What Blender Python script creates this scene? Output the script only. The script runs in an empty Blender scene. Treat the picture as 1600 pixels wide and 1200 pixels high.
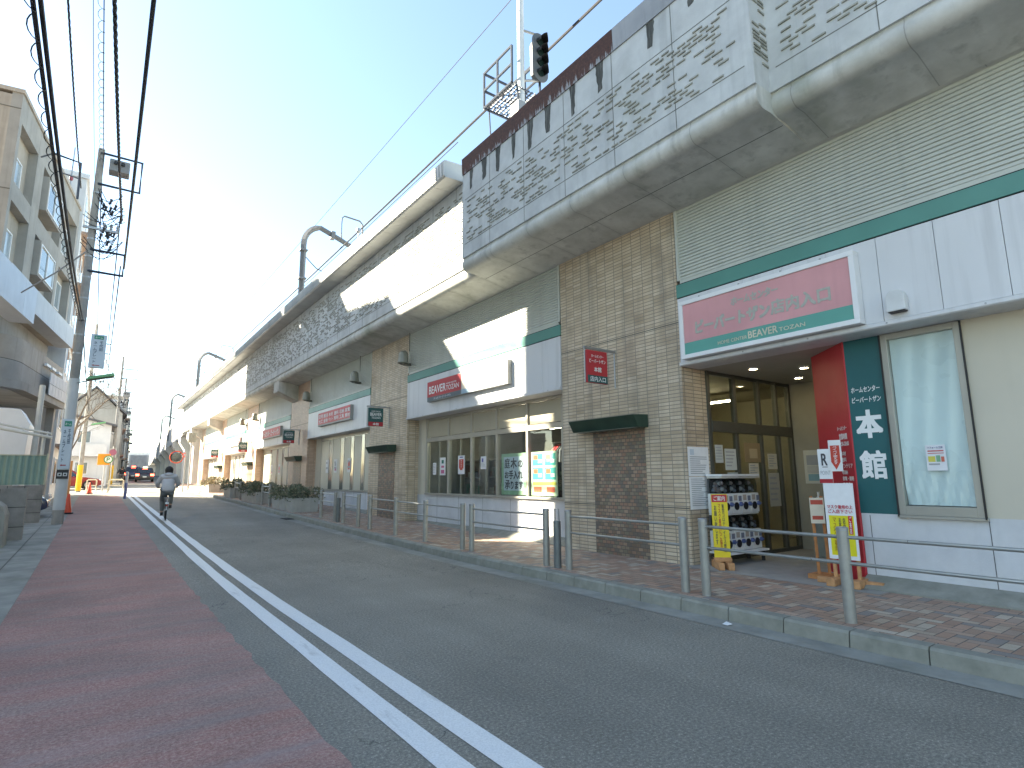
import bpy, bmesh, math, random
from mathutils import Vector, Matrix
R = math.radians
rnd = random.Random(7)
scene = bpy.context.scene
COL = scene.collection

# ------------------------------------------------------------------ camera, sky, sun, exposure
cam_d = bpy.data.cameras.new('camera'); cam = bpy.data.objects.new('camera', cam_d); COL.objects.link(cam)
scene.camera = cam
CAMF, YAW, PIT, ROL = 886.0, R(36.02), R(9.37), R(-0.416)
cam_d.sensor_fit = 'HORIZONTAL'; cam_d.sensor_width = 36.0; cam_d.lens = 36.0 * CAMF / 1600.0
cam_d.clip_start = 0.05; cam_d.clip_end = 3000
_fw = Vector((math.sin(YAW)*math.cos(PIT), math.cos(YAW)*math.cos(PIT), math.sin(PIT)))
_r = Vector((math.cos(YAW), -math.sin(YAW), 0)); _u = _r.cross(_fw)
_r2 = _r*math.cos(ROL) + _u*math.sin(ROL); _u2 = -_r*math.sin(ROL) + _u*math.cos(ROL)
cam.matrix_world = Matrix(((_r2.x, _u2.x, -_fw.x, 0), (_r2.y, _u2.y, -_fw.y, 0), (_r2.z, _u2.z, -_fw.z, 1.5), (0, 0, 0, 1)))

SUN = Vector((-1.0, 0.97, 0.85)).normalized()          # towards the sun
w = bpy.data.worlds.new('World'); scene.world = w; w.use_nodes = True
wn = w.node_tree; bg = wn.nodes['Background']
sky = wn.nodes.new('ShaderNodeTexSky'); sky.sky_type = 'NISHITA'; sky.sun_disc = False
sky.sun_elevation = math.asin(SUN.z); sky.sun_rotation = math.atan2(SUN.x, SUN.y)
sky.altitude = 20; sky.air_density = 1.0; sky.dust_density = 0.35; sky.ozone_density = 1.6
wn.links.new(sky.outputs[0], bg.inputs[0]); bg.inputs[1].default_value = 0.070
sd = bpy.data.lights.new('sun', 'SUN'); so = bpy.data.objects.new('sun', sd); COL.objects.link(so)
sd.energy = 4.6; sd.angle = R(0.53); sd.color = (1.0, 0.93, 0.82)
so.rotation_euler = (-SUN).to_track_quat('-Z', 'Y').to_euler(); so.location = (-30, 30, 40)
scene.view_settings.view_transform = 'Standard'; scene.view_settings.look = 'None'
scene.view_settings.exposure = 2.86; scene.view_settings.gamma = 1.0
scene.view_settings.use_white_balance = True; scene.view_settings.white_balance_temperature = 7300; scene.view_settings.white_balance_tint = 6
scene.cycles.max_bounces = 7; scene.cycles.transparent_max_bounces = 12; scene.cycles.transmission_bounces = 4
scene.cycles.sample_clamp_indirect = 6

# ------------------------------------------------------------------ small helpers
def g(Y):                                              # the street climbs gently away from the camera
    t = Y - 8.0
    if t <= 0: return 0.0
    t = min(t, 120.0)
    return 0.0205*(math.sqrt(t*t + 16) - 4)
def bx(Y):                                             # and bends slightly to the right far away
    if Y < 55: return 0.0
    if Y < 95: return (Y-55)**2/80*0.045
    return 0.9 + (Y-95)*0.045
WL = {}
def link(o): COL.objects.link(o); return o
def wloc(o): return WL.get(o.name, Vector((0, 0, 0)))

def thing(name, label, cat, loc=(0, 0, 0), rotz=0.0, group=None):
    o = bpy.data.objects.new(name, None); link(o); o.empty_display_size = 0.2
    o.location = loc; o.rotation_euler = (0, 0, rotz)
    WL[o.name] = Vector(loc)
    return tag(o, label, cat, group)
def tag(o, label, cat, group=None, kind=None):
    if label: o['label'] = label
    if cat: o['category'] = cat
    if group: o['group'] = group
    if kind: o['kind'] = kind
    return o
def struct(o): o['kind'] = 'structure'; return o
def kids(o): return [c for c in bpy.data.objects if c.parent == o]
def dup(root, loc, rotz=None, label=None):
    def cp(o, par):
        c = o.copy(); link(c)
        if par: c.parent = par
        for ch in list(o.children): cp(ch, c)
        return c
    c = cp(root, None); c.location = loc
    if rotz is not None: c.rotation_euler = (0, 0, rotz)
    if label: c['label'] = label
    return c

class MB:
    def __init__(s, xf=None): s.v = []; s.f = []; s.mi = []; s.cur = 0; s.xf = xf
    def V(s, p):
        s.v.append(tuple(s.xf(*p)) if s.xf else (p[0], p[1], p[2])); return len(s.v)-1
    def F(s, ids): s.f.append(ids); s.mi.append(s.cur)
    def poly(s, pts): s.F([s.V(p) for p in pts]); return s
    def box(s, x0, x1, y0, y1, z0, z1):
        i = [s.V(p) for p in ((x0,y0,z0),(x1,y0,z0),(x1,y1,z0),(x0,y1,z0),(x0,y0,z1),(x1,y0,z1),(x1,y1,z1),(x0,y1,z1))]
        for q in ((0,3,2,1),(4,5,6,7),(0,1,5,4),(1,2,6,5),(2,3,7,6),(3,0,4,7)): s.F([i[k] for k in q])
        return s
    def prism(s, pts, ax, a, b):                        # profile pts; ax 'y': (x,z)  'x': (y,z)  'z': (x,y)
        def P(p, t): return (p[0], t, p[1]) if ax == 'y' else ((t, p[0], p[1]) if ax == 'x' else (p[0], p[1], t))
        n = len(pts); A = [s.V(P(p, a)) for p in pts]; B = [s.V(P(p, b)) for p in pts]
        for k in range(n): s.F([A[k], A[(k+1) % n], B[(k+1) % n], B[k]])
        s.F(A[::-1]); s.F(B); return s
    def tube(s, pts, r, n=8, cap=True):
        pts = [Vector(p) for p in pts]; rings = []
        rr = r if isinstance(r, (list, tuple)) else [r]*len(pts)
        for k, p in enumerate(pts):
            d = (pts[min(k+1, len(pts)-1)] - pts[max(k-1, 0)])
            d = d.normalized() if d.length > 1e-9 else Vector((0, 0, 1))
            a = d.cross(Vector((0, 0, 1)))
            if a.length < 1e-3: a = Vector((1, 0, 0))
            a.normalize(); b = d.cross(a)
            rings.append([s.V(p + a*rr[k]*math.cos(2*math.pi*j/n) + b*rr[k]*math.sin(2*math.pi*j/n)) for j in range(n)])
        for A, B in zip(rings, rings[1:]):
            for j in range(n): s.F([A[j], A[(j+1) % n], B[(j+1) % n], B[j]])
        if cap: s.F(rings[0][::-1]); s.F(rings[-1])
        return s
    def lathe(s, c, prof, n=16):                        # prof: (r, z)
        rings = [[s.V((c[0]+r*math.cos(2*math.pi*j/n), c[1]+r*math.sin(2*math.pi*j/n), c[2]+z)) for j in range(n)] for r, z in prof]
        for A, B in zip(rings, rings[1:]):
            for j in range(n): s.F([A[j], A[(j+1) % n], B[(j+1) % n], B[j]])
        s.F(rings[0][::-1]); s.F(rings[-1]); return s
    def sphere(s, c, r, n=12, m=8, sc=(1, 1, 1)):
        return s.lathe_sc(c, [(r*math.sin(math.pi*(k+.02)/(m+.04)), -r*math.cos(math.pi*(k+.02)/(m+.04))) for k in range(m+1)], n, sc)
    def lathe_sc(s, c, prof, n, sc):
        rings = [[s.V((c[0]+sc[0]*r*math.cos(2*math.pi*j/n), c[1]+sc[1]*r*math.sin(2*math.pi*j/n), c[2]+sc[2]*z)) for j in range(n)] for r, z in prof]
        for A, B in zip(rings, rings[1:]):
            for j in range(n): s.F([A[j], A[(j+1) % n], B[(j+1) % n], B[j]])
        s.F(rings[0][::-1]); s.F(rings[-1]); return s
    def rect(s, o, rt, up, x, y, w, h, d=0.0, nrm=None):  # flat sheet in a panel's own frame
        o = Vector(o); rt = Vector(rt); up = Vector(up); nrm = rt.cross(up)
        P = lambda a, b: o + rt*a + up*b + nrm*d
        s.F([s.V(P(x, y)), s.V(P(x+w, y)), s.V(P(x+w, y+h)), s.V(P(x, y+h))]); return s
    def slab(s, o, rt, up, x, y, w, h, d0, d1):
        o = Vector(o); rt = Vector(rt); up = Vector(up); nrm = rt.cross(up)
        P = lambda a, b, c: o + rt*a + up*b + nrm*c
        i = [s.V(P(a, b, c)) for c in (d0, d1) for a, b in ((x, y), (x+w, y), (x+w, y+h), (x, y+h))]
        for q in ((0,3,2,1),(4,5,6,7),(0,1,5,4),(1,2,6,5),(2,3,7,6),(3,0,4,7)): s.F([i[k] for k in q])
        return s
    def obj(s, name, mat, parent=None, smooth=False, bevel=0.0, base=None, seg=2):
        me = bpy.data.meshes.new(name)
        off = Vector((0, 0, 0)); b = Vector(base) if base is not None else off
        if parent is not None and not getattr(s, 'local', False): b = wloc(parent)
        me.from_pydata([(a[0]-b[0], a[1]-b[1], a[2]-b[2]) for a in s.v], [], s.f)
        mats = mat if isinstance(mat, (list, tuple)) else [mat]
        for m in mats: me.materials.append(m)
        if len(mats) > 1: me.polygons.foreach_set('material_index', s.mi)
        bm = bmesh.new(); bm.from_mesh(me)
        bmesh.ops.recalc_face_normals(bm, faces=bm.faces)
        if bevel:
            es = [e for e in bm.edges if len(e.link_faces) == 2 and e.calc_face_angle(0) > R(30)]
            bmesh.ops.bevel(bm, geom=es, offset=bevel, segments=seg, affect='EDGES', profile=0.6, clamp_overlap=True)
        bm.to_mesh(me); bm.free()
        if smooth:
            me.polygons.foreach_set('use_smooth', [True]*len(me.polygons))
        o = bpy.data.objects.new(name, me); link(o)
        if smooth == 'auto':
            try: me.set_sharp_from_angle(angle=R(35))
            except Exception: pass
        if parent is not None:
            o.parent = parent; WL[o.name] = b
        else:
            o.location = b; WL[o.name] = b
        return o

_tc = {}
def glyphs(body, bold):
    k = (body, bold)
    if k in _tc: return _tc[k]
    cu = bpy.data.curves.new('t', 'FONT'); cu.body = body; cu.resolution_u = 3; cu.offset = bold; cu.space_line = 0.95
    cu.align_x = 'CENTER'
    ob = bpy.data.objects.new('t', cu); link(ob)
    bpy.context.view_layer.update()
    me = bpy.data.meshes.new_from_object(ob.evaluated_get(bpy.context.evaluated_depsgraph_get()))
    vs = [tuple(v.co) for v in me.vertices]; fs = [tuple(p.vertices) for p in me.polygons]
    bpy.data.objects.remove(ob); bpy.data.curves.remove(cu); bpy.data.meshes.remove(me)
    x0 = min(v[0] for v in vs); x1 = max(v[0] for v in vs); y0 = min(v[1] for v in vs); y1 = max(v[1] for v in vs)
    _tc[k] = ([((v[0]-x0)/max(x1-x0, 1e-6), (v[1]-y0)/max(y1-y0, 1e-6)) for v in vs], fs)
    return _tc[k]
def write(mb, body, o, rt, up, x, y, w, h, d, bold=0.0, shear=0.0):
    vs, fs = glyphs(body, 0.0)
    o = Vector(o); rt = Vector(rt); up = Vector(up); nrm = rt.cross(up)
    n = body.count('\n')+1; e = bold*1.1*h/n                 # heavier strokes: the outline laid down again, shifted a little
    for q, (i, j) in enumerate(((0, 0),) if not bold else ((0, 0), (-1, -1), (1, -1), (1, 1), (-1, 1), (1, 0), (-1, 0), (0, 1), (0, -1))):
        b = len(mb.v)
        for a, c in vs: mb.V(o + rt*(x+a*w+shear*c*h+i*e) + up*(y+c*h+j*e) + nrm*(d+q*0.00025))
        for f in fs: mb.F([b+k for k in f])
def vert(t): return '\n'.join(t)

# ------------------------------------------------------------------ materials
_mc = {}
class NT:
    def __init__(s, name):
        s.m = bpy.data.materials.new(name); s.m.use_nodes = True; s.t = s.m.node_tree
        s.b = s.t.nodes['Principled BSDF']; s.out = s.t.nodes['Material Output']
    def n(s, typ, **kw):
        nd = s.t.nodes.new(typ)
        for k, v in kw.items():
            if k[0] == 'i' and k[1:].isdigit(): s.set(nd.inputs[int(k[1:])], v)
            elif k in nd.inputs: s.set(nd.inputs[k], v)
            else: setattr(nd, k, v)
        return nd
    def set(s, inp, v):
        if isinstance(v, bpy.types.NodeSocket): s.t.links.new(v, inp)
        elif isinstance(v, (tuple, list)) and len(v) == 3 and inp.type == 'RGBA': inp.default_value = (*v, 1)
        else: inp.default_value = v
    def math(s, op, a, b=0.0, c=0.0):
        nd = s.t.nodes.new('ShaderNodeMath'); nd.operation = op
        s.set(nd.inputs[0], a); s.set(nd.inputs[1], b); s.set(nd.inputs[2], c); return nd.outputs[0]
    def mix(s, f, a, b, mode='MIX'):
        nd = s.t.nodes.new('ShaderNodeMix'); nd.data_type = 'RGBA'; nd.blend_type = mode
        s.set(nd.inputs[0], f); s.set(nd.inputs[6], a); s.set(nd.inputs[7], b); return nd.outputs[2]
    def ramp(s, f, stops, interp='LINEAR'):
        nd = s.t.nodes.new('ShaderNodeValToRGB'); cr = nd.color_ramp; cr.interpolation = interp
        while len(cr.elements) < len(stops): cr.elements.new(0.5)
        for e, (p, c) in zip(cr.elements, stops):
            e.position = p; e.color = (*c, 1) if len(c) == 3 else c
        s.set(nd.inputs[0], f); return nd.outputs[0]
    def pos(s): return s.t.nodes.new('ShaderNodeNewGeometry').outputs['Position']
    def objc(s): return s.t.nodes.new('ShaderNodeTexCoord').outputs['Object']
    def noise(s, vec, scale, detail=4, rough=0.55, dim=None):
        nd = s.n('ShaderNodeTexNoise'); s.set(nd.inputs['Vector'], vec)
        nd.inputs['Scale'].default_value = scale; nd.inputs['Detail'].default_value = detail; nd.inputs['Roughness'].default_value = rough
        return nd.outputs['Fac']
    def scale(s, vec, sx, sy, sz):
        nd = s.n('ShaderNodeMapping'); s.set(nd.inputs['Vector'], vec); nd.inputs['Scale'].default_value = (sx, sy, sz); return nd.outputs[0]
    def sep(s, vec):
        nd = s.n('ShaderNodeSeparateXYZ'); s.set(nd.inputs[0], vec); return nd.outputs
    def comb(s, x, y, z):
        nd = s.n('ShaderNodeCombineXYZ'); s.set(nd.inputs[0], x); s.set(nd.inputs[1], y); s.set(nd.inputs[2], z); return nd.outputs[0]
    def bump(s, h, strength=0.3, dist=0.01):
        nd = s.n('ShaderNodeBump'); s.set(nd.inputs['Height'], h); nd.inputs['Strength'].default_value = strength; nd.inputs['Distance'].default_value = dist
        s.t.links.new(nd.outputs[0], s.b.inputs['Normal'])
    def fin(s, col=None, rough=None, metal=None, spec=None):
        if col is not None: s.set(s.b.inputs['Base Color'], col)
        if rough is not None: s.set(s.b.inputs['Roughness'], rough)
        if metal is not None: s.b.inputs['Metallic'].default_value = metal
        if spec is not None: s.b.inputs['Specular IOR Level'].default_value = spec
        return s.m
def mul(c, k): return tuple(min(1, x*k) for x in c)
def pm(name, c, rough=0.6, var=0.12, sc=3.0, metal=0.0, bump=0.0, bsc=60, spec=0.4, streak=0.0, fine=0.0):
    """painted / cast surface: base colour with low contrast blotches, optional vertical dirt streaks and fine grain"""
    if name in _mc: return _mc[name]
    t = NT(name); p = t.objc()
    f = t.noise(p, sc, 5)
    col = t.ramp(f, [(0.3, mul(c, 1-var)), (0.7, mul(c, 1+var))])
    if streak:
        f2 = t.noise(t.scale(p, 6, 6, 0.35), 1.0, 4)
        col = t.mix(t.math('MULTIPLY', t.ramp(f2, [(0.52, (0, 0, 0)), (0.72, (1, 1, 1))]), streak), col, mul(c, 0.35))
    if fine:
        f3 = t.noise(p, 180, 2)
        col = t.mix(fine, col, t.ramp(f3, [(0.35, mul(c, 0.55)), (0.65, mul(c, 1.4))]))
    rr = t.math('ADD', t.math('MULTIPLY', t.noise(p, sc*2.3, 3), 0.25), rough-0.12)
    if bump: t.bump(t.noise(p, bsc, 4), bump, 0.01)
    _mc[name] = t.fin(col, rr, metal, spec); return _mc[name]
def cm(c, rough=0.5):                                   # flat printed colours, cached by colour
    k = ('c',) + tuple(round(x, 3) for x in c) + (rough,)
    if k not in _mc: _mc[k] = pm('print_%d' % len(_mc), c, rough, 0.05, 8)
    return _mc[k]
def em(name, c, s):
    if name in _mc: return _mc[name]
    t = NT(name); t.fin((0.02, 0.02, 0.02)); t.set(t.b.inputs['Emission Color'], c); t.b.inputs['Emission Strength'].default_value = s
    _mc[name] = t.m; return t.m
def glass(name, tint=(0.8, 0.86, 0.85), refl=1.0, rough=0.02):
    if name in _mc: return _mc[name]
    t = NT(name); t.t.nodes.remove(t.b)
    tr = t.n('ShaderNodeBsdfTransparent', i0=tint); gl = t.n('ShaderNodeBsdfGlossy'); gl.inputs['Roughness'].default_value = rough
    t.set(gl.inputs['Color'], (0.95, 0.97, 1.0))
    ge = t.n('ShaderNodeNewGeometry'); dt = t.n('ShaderNodeVectorMath', operation='DOT_PRODUCT'); t.set(dt.inputs[0], ge.outputs['Incoming']); t.set(dt.inputs[1], ge.outputs['Normal'])
    fres = t.math('ADD', 0.04, t.math('MULTIPLY', 0.96, t.math('POWER', t.math('SUBTRACT', 1.0, t.math('ABSOLUTE', dt.outputs['Value'])), 5.0)))
    p = t.objc(); bn = t.n('ShaderNodeBump'); t.set(bn.inputs['Height'], t.noise(p, 1.3, 2)); bn.inputs['Strength'].default_value = 0.03; bn.inputs['Distance'].default_value = 0.05
    t.t.links.new(bn.outputs[0], gl.inputs['Normal'])
    mx = t.n('ShaderNodeMixShader'); t.set(mx.inputs[0], t.math('MULTIPLY', fres, refl)); t.t.links.new(tr.outputs[0], mx.inputs[1]); t.t.links.new(gl.outputs[0], mx.inputs[2])
    t.t.links.new(mx.outputs[0], t.out.inputs[0]); _mc[name] = t.m; return t.m
def tiles(name, w, h, gap, cols, mortar, offset=0.0, uv='wall', rough=0.45, bump=0.5, dirt=0.15, blend=0.5):
    """individually coloured tiles in courses; wall: u runs along x+y, v up; floor: u along y, v along x"""
    t = NT(name); P = t.pos(); s = t.sep(P)
    if uv == 'wall': u = t.math('ADD', s[0], s[1]); v = s[2]
    else: u, v = s[1], s[0]
    v = t.math('DIVIDE', v, h); row = t.math('FLOOR', v)
    u = t.math('ADD', t.math('DIVIDE', u, w), t.math('MULTIPLY', t.math('MODULO', t.math('ABSOLUTE', row), 2.0), offset))
    ci = t.math('FLOOR', u)
    wn_ = t.n('ShaderNodeTexWhiteNoise', noise_dimensions='2D'); t.set(wn_.inputs['Vector'], t.comb(ci, row, 0))
    n = len(cols)
    col = t.ramp(wn_.outputs['Value'], [(k/n, c) for k, c in enumerate(cols)], 'CONSTANT')
    big = t.noise(P, 1.7, 4)
    col = t.mix(dirt, col, t.ramp(big, [(0.3, (0.0, 0.0, 0.0)), (0.7, (1, 1, 1))]), 'SOFT_LIGHT')
    st_ = t.noise(t.scale(P, 3.5, 3.5, 0.3), 1.0, 5, 0.65)
    col = t.mix(t.math('MULTIPLY', t.ramp(st_, [(0.5, (0, 0, 0)), (0.72, (1, 1, 1))]), dirt*1.6), col, mul(mortar, 0.9))
    col = t.mix(0.25, col, t.ramp(t.noise(P, 90, 3), [(0.3, (0.25, 0.25, 0.25)), (0.7, (0.8, 0.8, 0.8))]), 'OVERLAY')
    if uv == 'herring':
        i, j, u, v = ci, row, u, v
        m = t.math('FLOORED_MODULO', t.math('SUBTRACT', i, j), 4.0); isH = t.math('LESS_THAN', m, 1.5)
        m1 = t.math('COMPARE', m, 1.0, 0.3); m2 = t.math('COMPARE', m, 2.0, 0.3)
        bu = t.math('SUBTRACT', i, m1); bv = t.math('SUBTRACT', j, m2)
        lu = t.math('ADD', 1.0, isH); lv = t.math('SUBTRACT', 2.0, isH)
        t.set(wn_.inputs['Vector'], t.comb(bu, bv, isH))
        a = t.math('SUBTRACT', u, bu); b = t.math('SUBTRACT', v, bv)
        du = t.math('MULTIPLY', t.math('MINIMUM', a, t.math('SUBTRACT', lu, a)), w); dv = t.math('MULTIPLY', t.math('MINIMUM', b, t.math('SUBTRACT', lv, b)), h)
    fu = t.math('SUBTRACT', u, ci); fv = t.math('SUBTRACT', v, row)
    if uv != 'herring': du = t.math('MULTIPLY', t.math('MINIMUM', fu, t.math('SUBTRACT', 1.0, fu)), w)
    if uv != 'herring': dv = t.math('MULTIPLY', t.math('MINIMUM', fv, t.math('SUBTRACT', 1.0, fv)), h)
    d = t.math('MINIMUM', du, dv)
    mk = t.n('ShaderNodeMapRange', interpolation_type='SMOOTHSTEP'); t.set(mk.inputs[0], d)
    mk.inputs[1].default_value = gap*0.35; mk.inputs[2].default_value = gap*0.75
    col = t.mix(mk.outputs[0], mortar, col)
    t.bump(mk.outputs[0], bump, 0.004)
    return t.fin(col, rough)
# ------------------------------------------------------------------ named materials
def m_asphalt():
    t = NT('asphalt'); P = t.pos()
    sp = t.math('ADD', t.math('MULTIPLY', t.noise(P, 48, 3, 0.75), 0.62), t.math('MULTIPLY', t.noise(P, 150, 2, 0.7), 0.38)); big = t.noise(P, 0.45, 5, 0.6); lanes = t.noise(t.scale(P, 0.9, 0.06, 1), 1.0, 4)
    c = t.ramp(sp, [(0.34, (0.115, 0.108, 0.092)), (0.47, (0.195, 0.184, 0.158)), (0.56, (0.27, 0.255, 0.22)), (0.66, (0.50, 0.48, 0.42))])
    c = t.mix(0.35, c, t.ramp(big, [(0.3, (0.25, 0.25, 0.25)), (0.7, (0.75, 0.74, 0.72))]), 'OVERLAY')
    c = t.mix(0.30, c, t.ramp(lanes, [(0.35, (0.3, 0.3, 0.3)), (0.65, (0.68, 0.67, 0.66))]), 'OVERLAY')
    # hairline cracks, drips of oil, a few darker repairs
    wv = t.n('ShaderNodeTexVoronoi', feature='DISTANCE_TO_EDGE', Scale=0.42); wp_ = t.n('ShaderNodeVectorMath', operation='ADD'); t.set(wp_.inputs[0], P); nz = t.n('ShaderNodeTexNoise', Scale=2.2, Detail=6.0); t.set(nz.inputs['Vector'], P); t.set(wp_.inputs[1], nz.outputs['Color']); t.set(wv.inputs['Vector'], wp_.outputs[0])
    crack = t.math('MULTIPLY', t.math('LESS_THAN', wv.outputs['Distance'], 0.0028), t.ramp(t.noise(P, 0.35, 2), [(0.52, (0, 0, 0)), (0.56, (1, 1, 1))]))
    c = t.mix(t.math('MULTIPLY', crack, 0.6), c, (0.05, 0.05, 0.048))
    c = t.mix(t.math('MULTIPLY', t.ramp(t.noise(P, 1.1, 3, 0.5), [(0.66, (0, 0, 0)), (0.74, (1, 1, 1))]), 0.35), c, (0.07, 0.068, 0.062))
    v = t.n('ShaderNodeTexVoronoi', Scale=160.0); t.set(v.inputs['Vector'], P)
    t.bump(t.math('ADD', t.noise(P, 260, 2), v.outputs['Distance']), 0.45, 0.004)
    return t.fin(c, t.math('ADD', t.math('MULTIPLY', sp, 0.2), 0.68), spec=0.35)
def m_redwalk():
    t = NT('red_surfacing'); P = t.pos()
    sp = t.math('ADD', t.math('MULTIPLY', t.noise(P, 50, 3, 0.75), 0.6), t.math('MULTIPLY', t.noise(P, 150, 2, 0.7), 0.4)); cross = t.noise(t.scale(P, 0.5, 3.0, 1), 1.0, 6, 0.65); blot = t.noise(P, 0.9, 5)
    c = t.ramp(sp, [(0.36, (0.23, 0.115, 0.098)), (0.5, (0.36, 0.185, 0.158)), (0.66, (0.50, 0.34, 0.295))])
    c = t.mix(t.math('MULTIPLY', t.ramp(cross, [(0.42, (0, 0, 0)), (0.62, (1, 1, 1))]), 0.72), c, t.ramp(sp, [(0.36, (0.18, 0.130, 0.115)), (0.62, (0.33, 0.25, 0.225))]))
    c = t.mix(0.4, c, t.ramp(blot, [(0.3, (0.28, 0.3, 0.3)), (0.7, (0.72, 0.68, 0.66))]), 'OVERLAY')
    s = t.sep(P)
    sl = t.noise(t.scale(P, 0.22, 2.2, 1), 1.0, 4, 0.6)
    c = t.mix(t.math('MULTIPLY', t.ramp(sl, [(0.56, (0, 0, 0)), (0.7, (1, 1, 1))]), 0.45), c, (0.30, 0.25, 0.245))
    t.bump(t.noise(P, 220, 3), 0.4, 0.004)
    return t.fin(c, 0.8, spec=0.3)
def m_linepaint():
    t = NT('white_road_paint'); P = t.pos()
    sp = t.noise(P, 90, 4, 0.7); wear = t.noise(t.scale(P, 7, 1.2, 1), 1.0, 6, 0.7)
    c = t.ramp(sp, [(0.25, (0.55, 0.56, 0.56)), (0.6, (0.76, 0.77, 0.77))])
    c = t.mix(t.math('MULTIPLY', t.ramp(wear, [(0.58, (0, 0, 0)), (0.75, (1, 1, 1))]), 0.5), c, (0.25, 0.25, 0.25))
    t.bump(sp, 0.35, 0.003); return t.fin(c, 0.6)
def m_concrete(name, c0, c1, streak=0.35, sc=1.6, green=0.25, joint=0):
    t = NT(name); P = t.pos()
    f = t.noise(P, sc, 8, 0.62); c = t.ramp(f, [(0.3, c0), (0.68, c1)])
    st = t.noise(t.scale(P, 5, 5, 0.25), 1.0, 5, 0.6)
    c = t.mix(t.math('MULTIPLY', t.ramp(st, [(0.55, (0, 0, 0)), (0.76, (1, 1, 1))]), streak), c, mul(c0, 0.42))
    gr = t.noise(t.scale(P, 0.8, 0.8, 0.5), 1.0, 5)
    c = t.mix(t.math('MULTIPLY', t.ramp(gr, [(0.55, (0, 0, 0)), (0.75, (1, 1, 1))]), green), c, (0.16, 0.18, 0.11))
    pit = t.noise(P, 55, 3, 0.7); c = t.mix(t.math('MULTIPLY', t.ramp(pit, [(0.70, (0, 0, 0)), (0.74, (1, 1, 1))]), 0.35), c, mul(c0, 0.4))
    if joint:
        s_ = t.sep(P); y_ = t.math('DIVIDE', s_[1], joint); fr_ = t.math('ABSOLUTE', t.math('SUBTRACT', t.math('FRACT', y_), 0.5))
        wob = t.math('MULTIPLY', t.math('SUBTRACT', t.noise(P, 9, 4), 0.5), 0.05)
        ln = t.math('LESS_THAN', fr_, 0.006/joint); c = t.mix(t.math('MULTIPLY', ln, 0.45), c, mul(c0, 0.3))
        mk = t.n('ShaderNodeMapRange', interpolation_type='SMOOTHSTEP'); t.set(mk.inputs[0], t.math('ADD', fr_, wob)); mk.inputs[1].default_value = 0.10; mk.inputs[2].default_value = 0.0
        c = t.mix(t.math('MULTIPLY', t.math('MULTIPLY', mk.outputs[0], t.noise(P, 3, 4)), 0.4), c, mul(c0, 0.55))
    t.bump(t.noise(P, 45, 5, 0.65), 0.22, 0.01)
    return t.fin(c, 0.82, spec=0.3)
M = {}
M['asphalt'] = m_asphalt(); M['red'] = m_redwalk(); M['line'] = m_linepaint()
M['conc'] = m_concrete('parapet_concrete', (0.42, 0.435, 0.44), (0.58, 0.60, 0.60), 0.30)
M['soffit'] = m_concrete('soffit_concrete', (0.47, 0.465, 0.44), (0.62, 0.615, 0.585), 0.10, 0.9, 0.2, 2.9)
M['roll'] = m_concrete('rolled_edge_concrete', (0.44, 0.44, 0.41), (0.62, 0.62, 0.59), 0.45, 2.2, 0.5, 1.25)
M['kerb'] = m_concrete('kerb_concrete', (0.20, 0.20, 0.17), (0.31, 0.305, 0.265), 0.2, 4.0, 0.3)
M['gutter'] = m_concrete('gutter_concrete', (0.20, 0.20, 0.18), (0.34, 0.335, 0.30), 0.05, 2.0, 0.3)
M['slab'] = m_concrete('entrance_concrete', (0.26, 0.25, 0.23), (0.36, 0.35, 0.32), 0.1, 2.0, 0.05)
M['plinth'] = m_concrete('plinth_concrete', (0.50, 0.51, 0.53), (0.62, 0.63, 0.65), 0.10, 1.8, 0.08)
M['wallblock'] = m_concrete('block_wall_concrete', (0.20, 0.19, 0.175), (0.32, 0.30, 0.28), 0.3, 3.0, 0.2)
M['b1'] = m_concrete('beige_render', (0.33, 0.29, 0.245), (0.43, 0.385, 0.33), 0.35, 1.2, 0.05)
M['b1grey'] = m_concrete('grey_render', (0.27, 0.26, 0.24), (0.36, 0.345, 0.32), 0.3, 1.0, 0.05)
M['b2'] = m_concrete('white_render', (0.60, 0.60, 0.60), (0.72, 0.72, 0.71), 0.25, 1.0, 0.0)
M['pole'] = m_concrete('pole_concrete', (0.22, 0.21, 0.20), (0.32, 0.31, 0.29), 0.3, 3.0, 0.05)
M['tile'] = tiles('buff_tile', 0.227, 0.0605, 0.011, [(0.52, 0.415, 0.295), (0.57, 0.46, 0.335), (0.475, 0.375, 0.262), (0.54, 0.435, 0.31), (0.50, 0.395, 0.28), (0.59, 0.485, 0.36)], (0.22, 0.195, 0.165), 0.0, dirt=0.3)
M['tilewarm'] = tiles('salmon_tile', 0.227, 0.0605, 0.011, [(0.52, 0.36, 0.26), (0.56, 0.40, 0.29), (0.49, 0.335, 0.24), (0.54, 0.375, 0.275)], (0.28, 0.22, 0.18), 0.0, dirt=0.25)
M['mosaic'] = tiles('brown_mosaic', 0.10, 0.062, 0.010, [(0.21, 0.145, 0.10), (0.30, 0.19, 0.13), (0.17, 0.14, 0.115), (0.26, 0.205, 0.145), (0.34, 0.235, 0.165), (0.20, 0.17, 0.12), (0.28, 0.165, 0.115)], (0.10, 0.09, 0.08), 0.5)
M['paver'] = tiles('brick_pavers', 0.108, 0.108, 0.008, [(0.37, 0.235, 0.17), (0.41, 0.265, 0.195), (0.33, 0.21, 0.155), (0.43, 0.335, 0.255), (0.37, 0.26, 0.195), (0.24, 0.21, 0.195), (0.34, 0.225, 0.165), (0.42, 0.29, 0.215), (0.46, 0.385, 0.305), (0.35, 0.255, 0.20)], (0.11, 0.10, 0.09), 0.0, 'herring', 0.75, 0.6)
M['louvre'] = pm('louvre_paint', (0.50, 0.52, 0.475), 0.45, 0.06, 1.5, streak=0.12)
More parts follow.
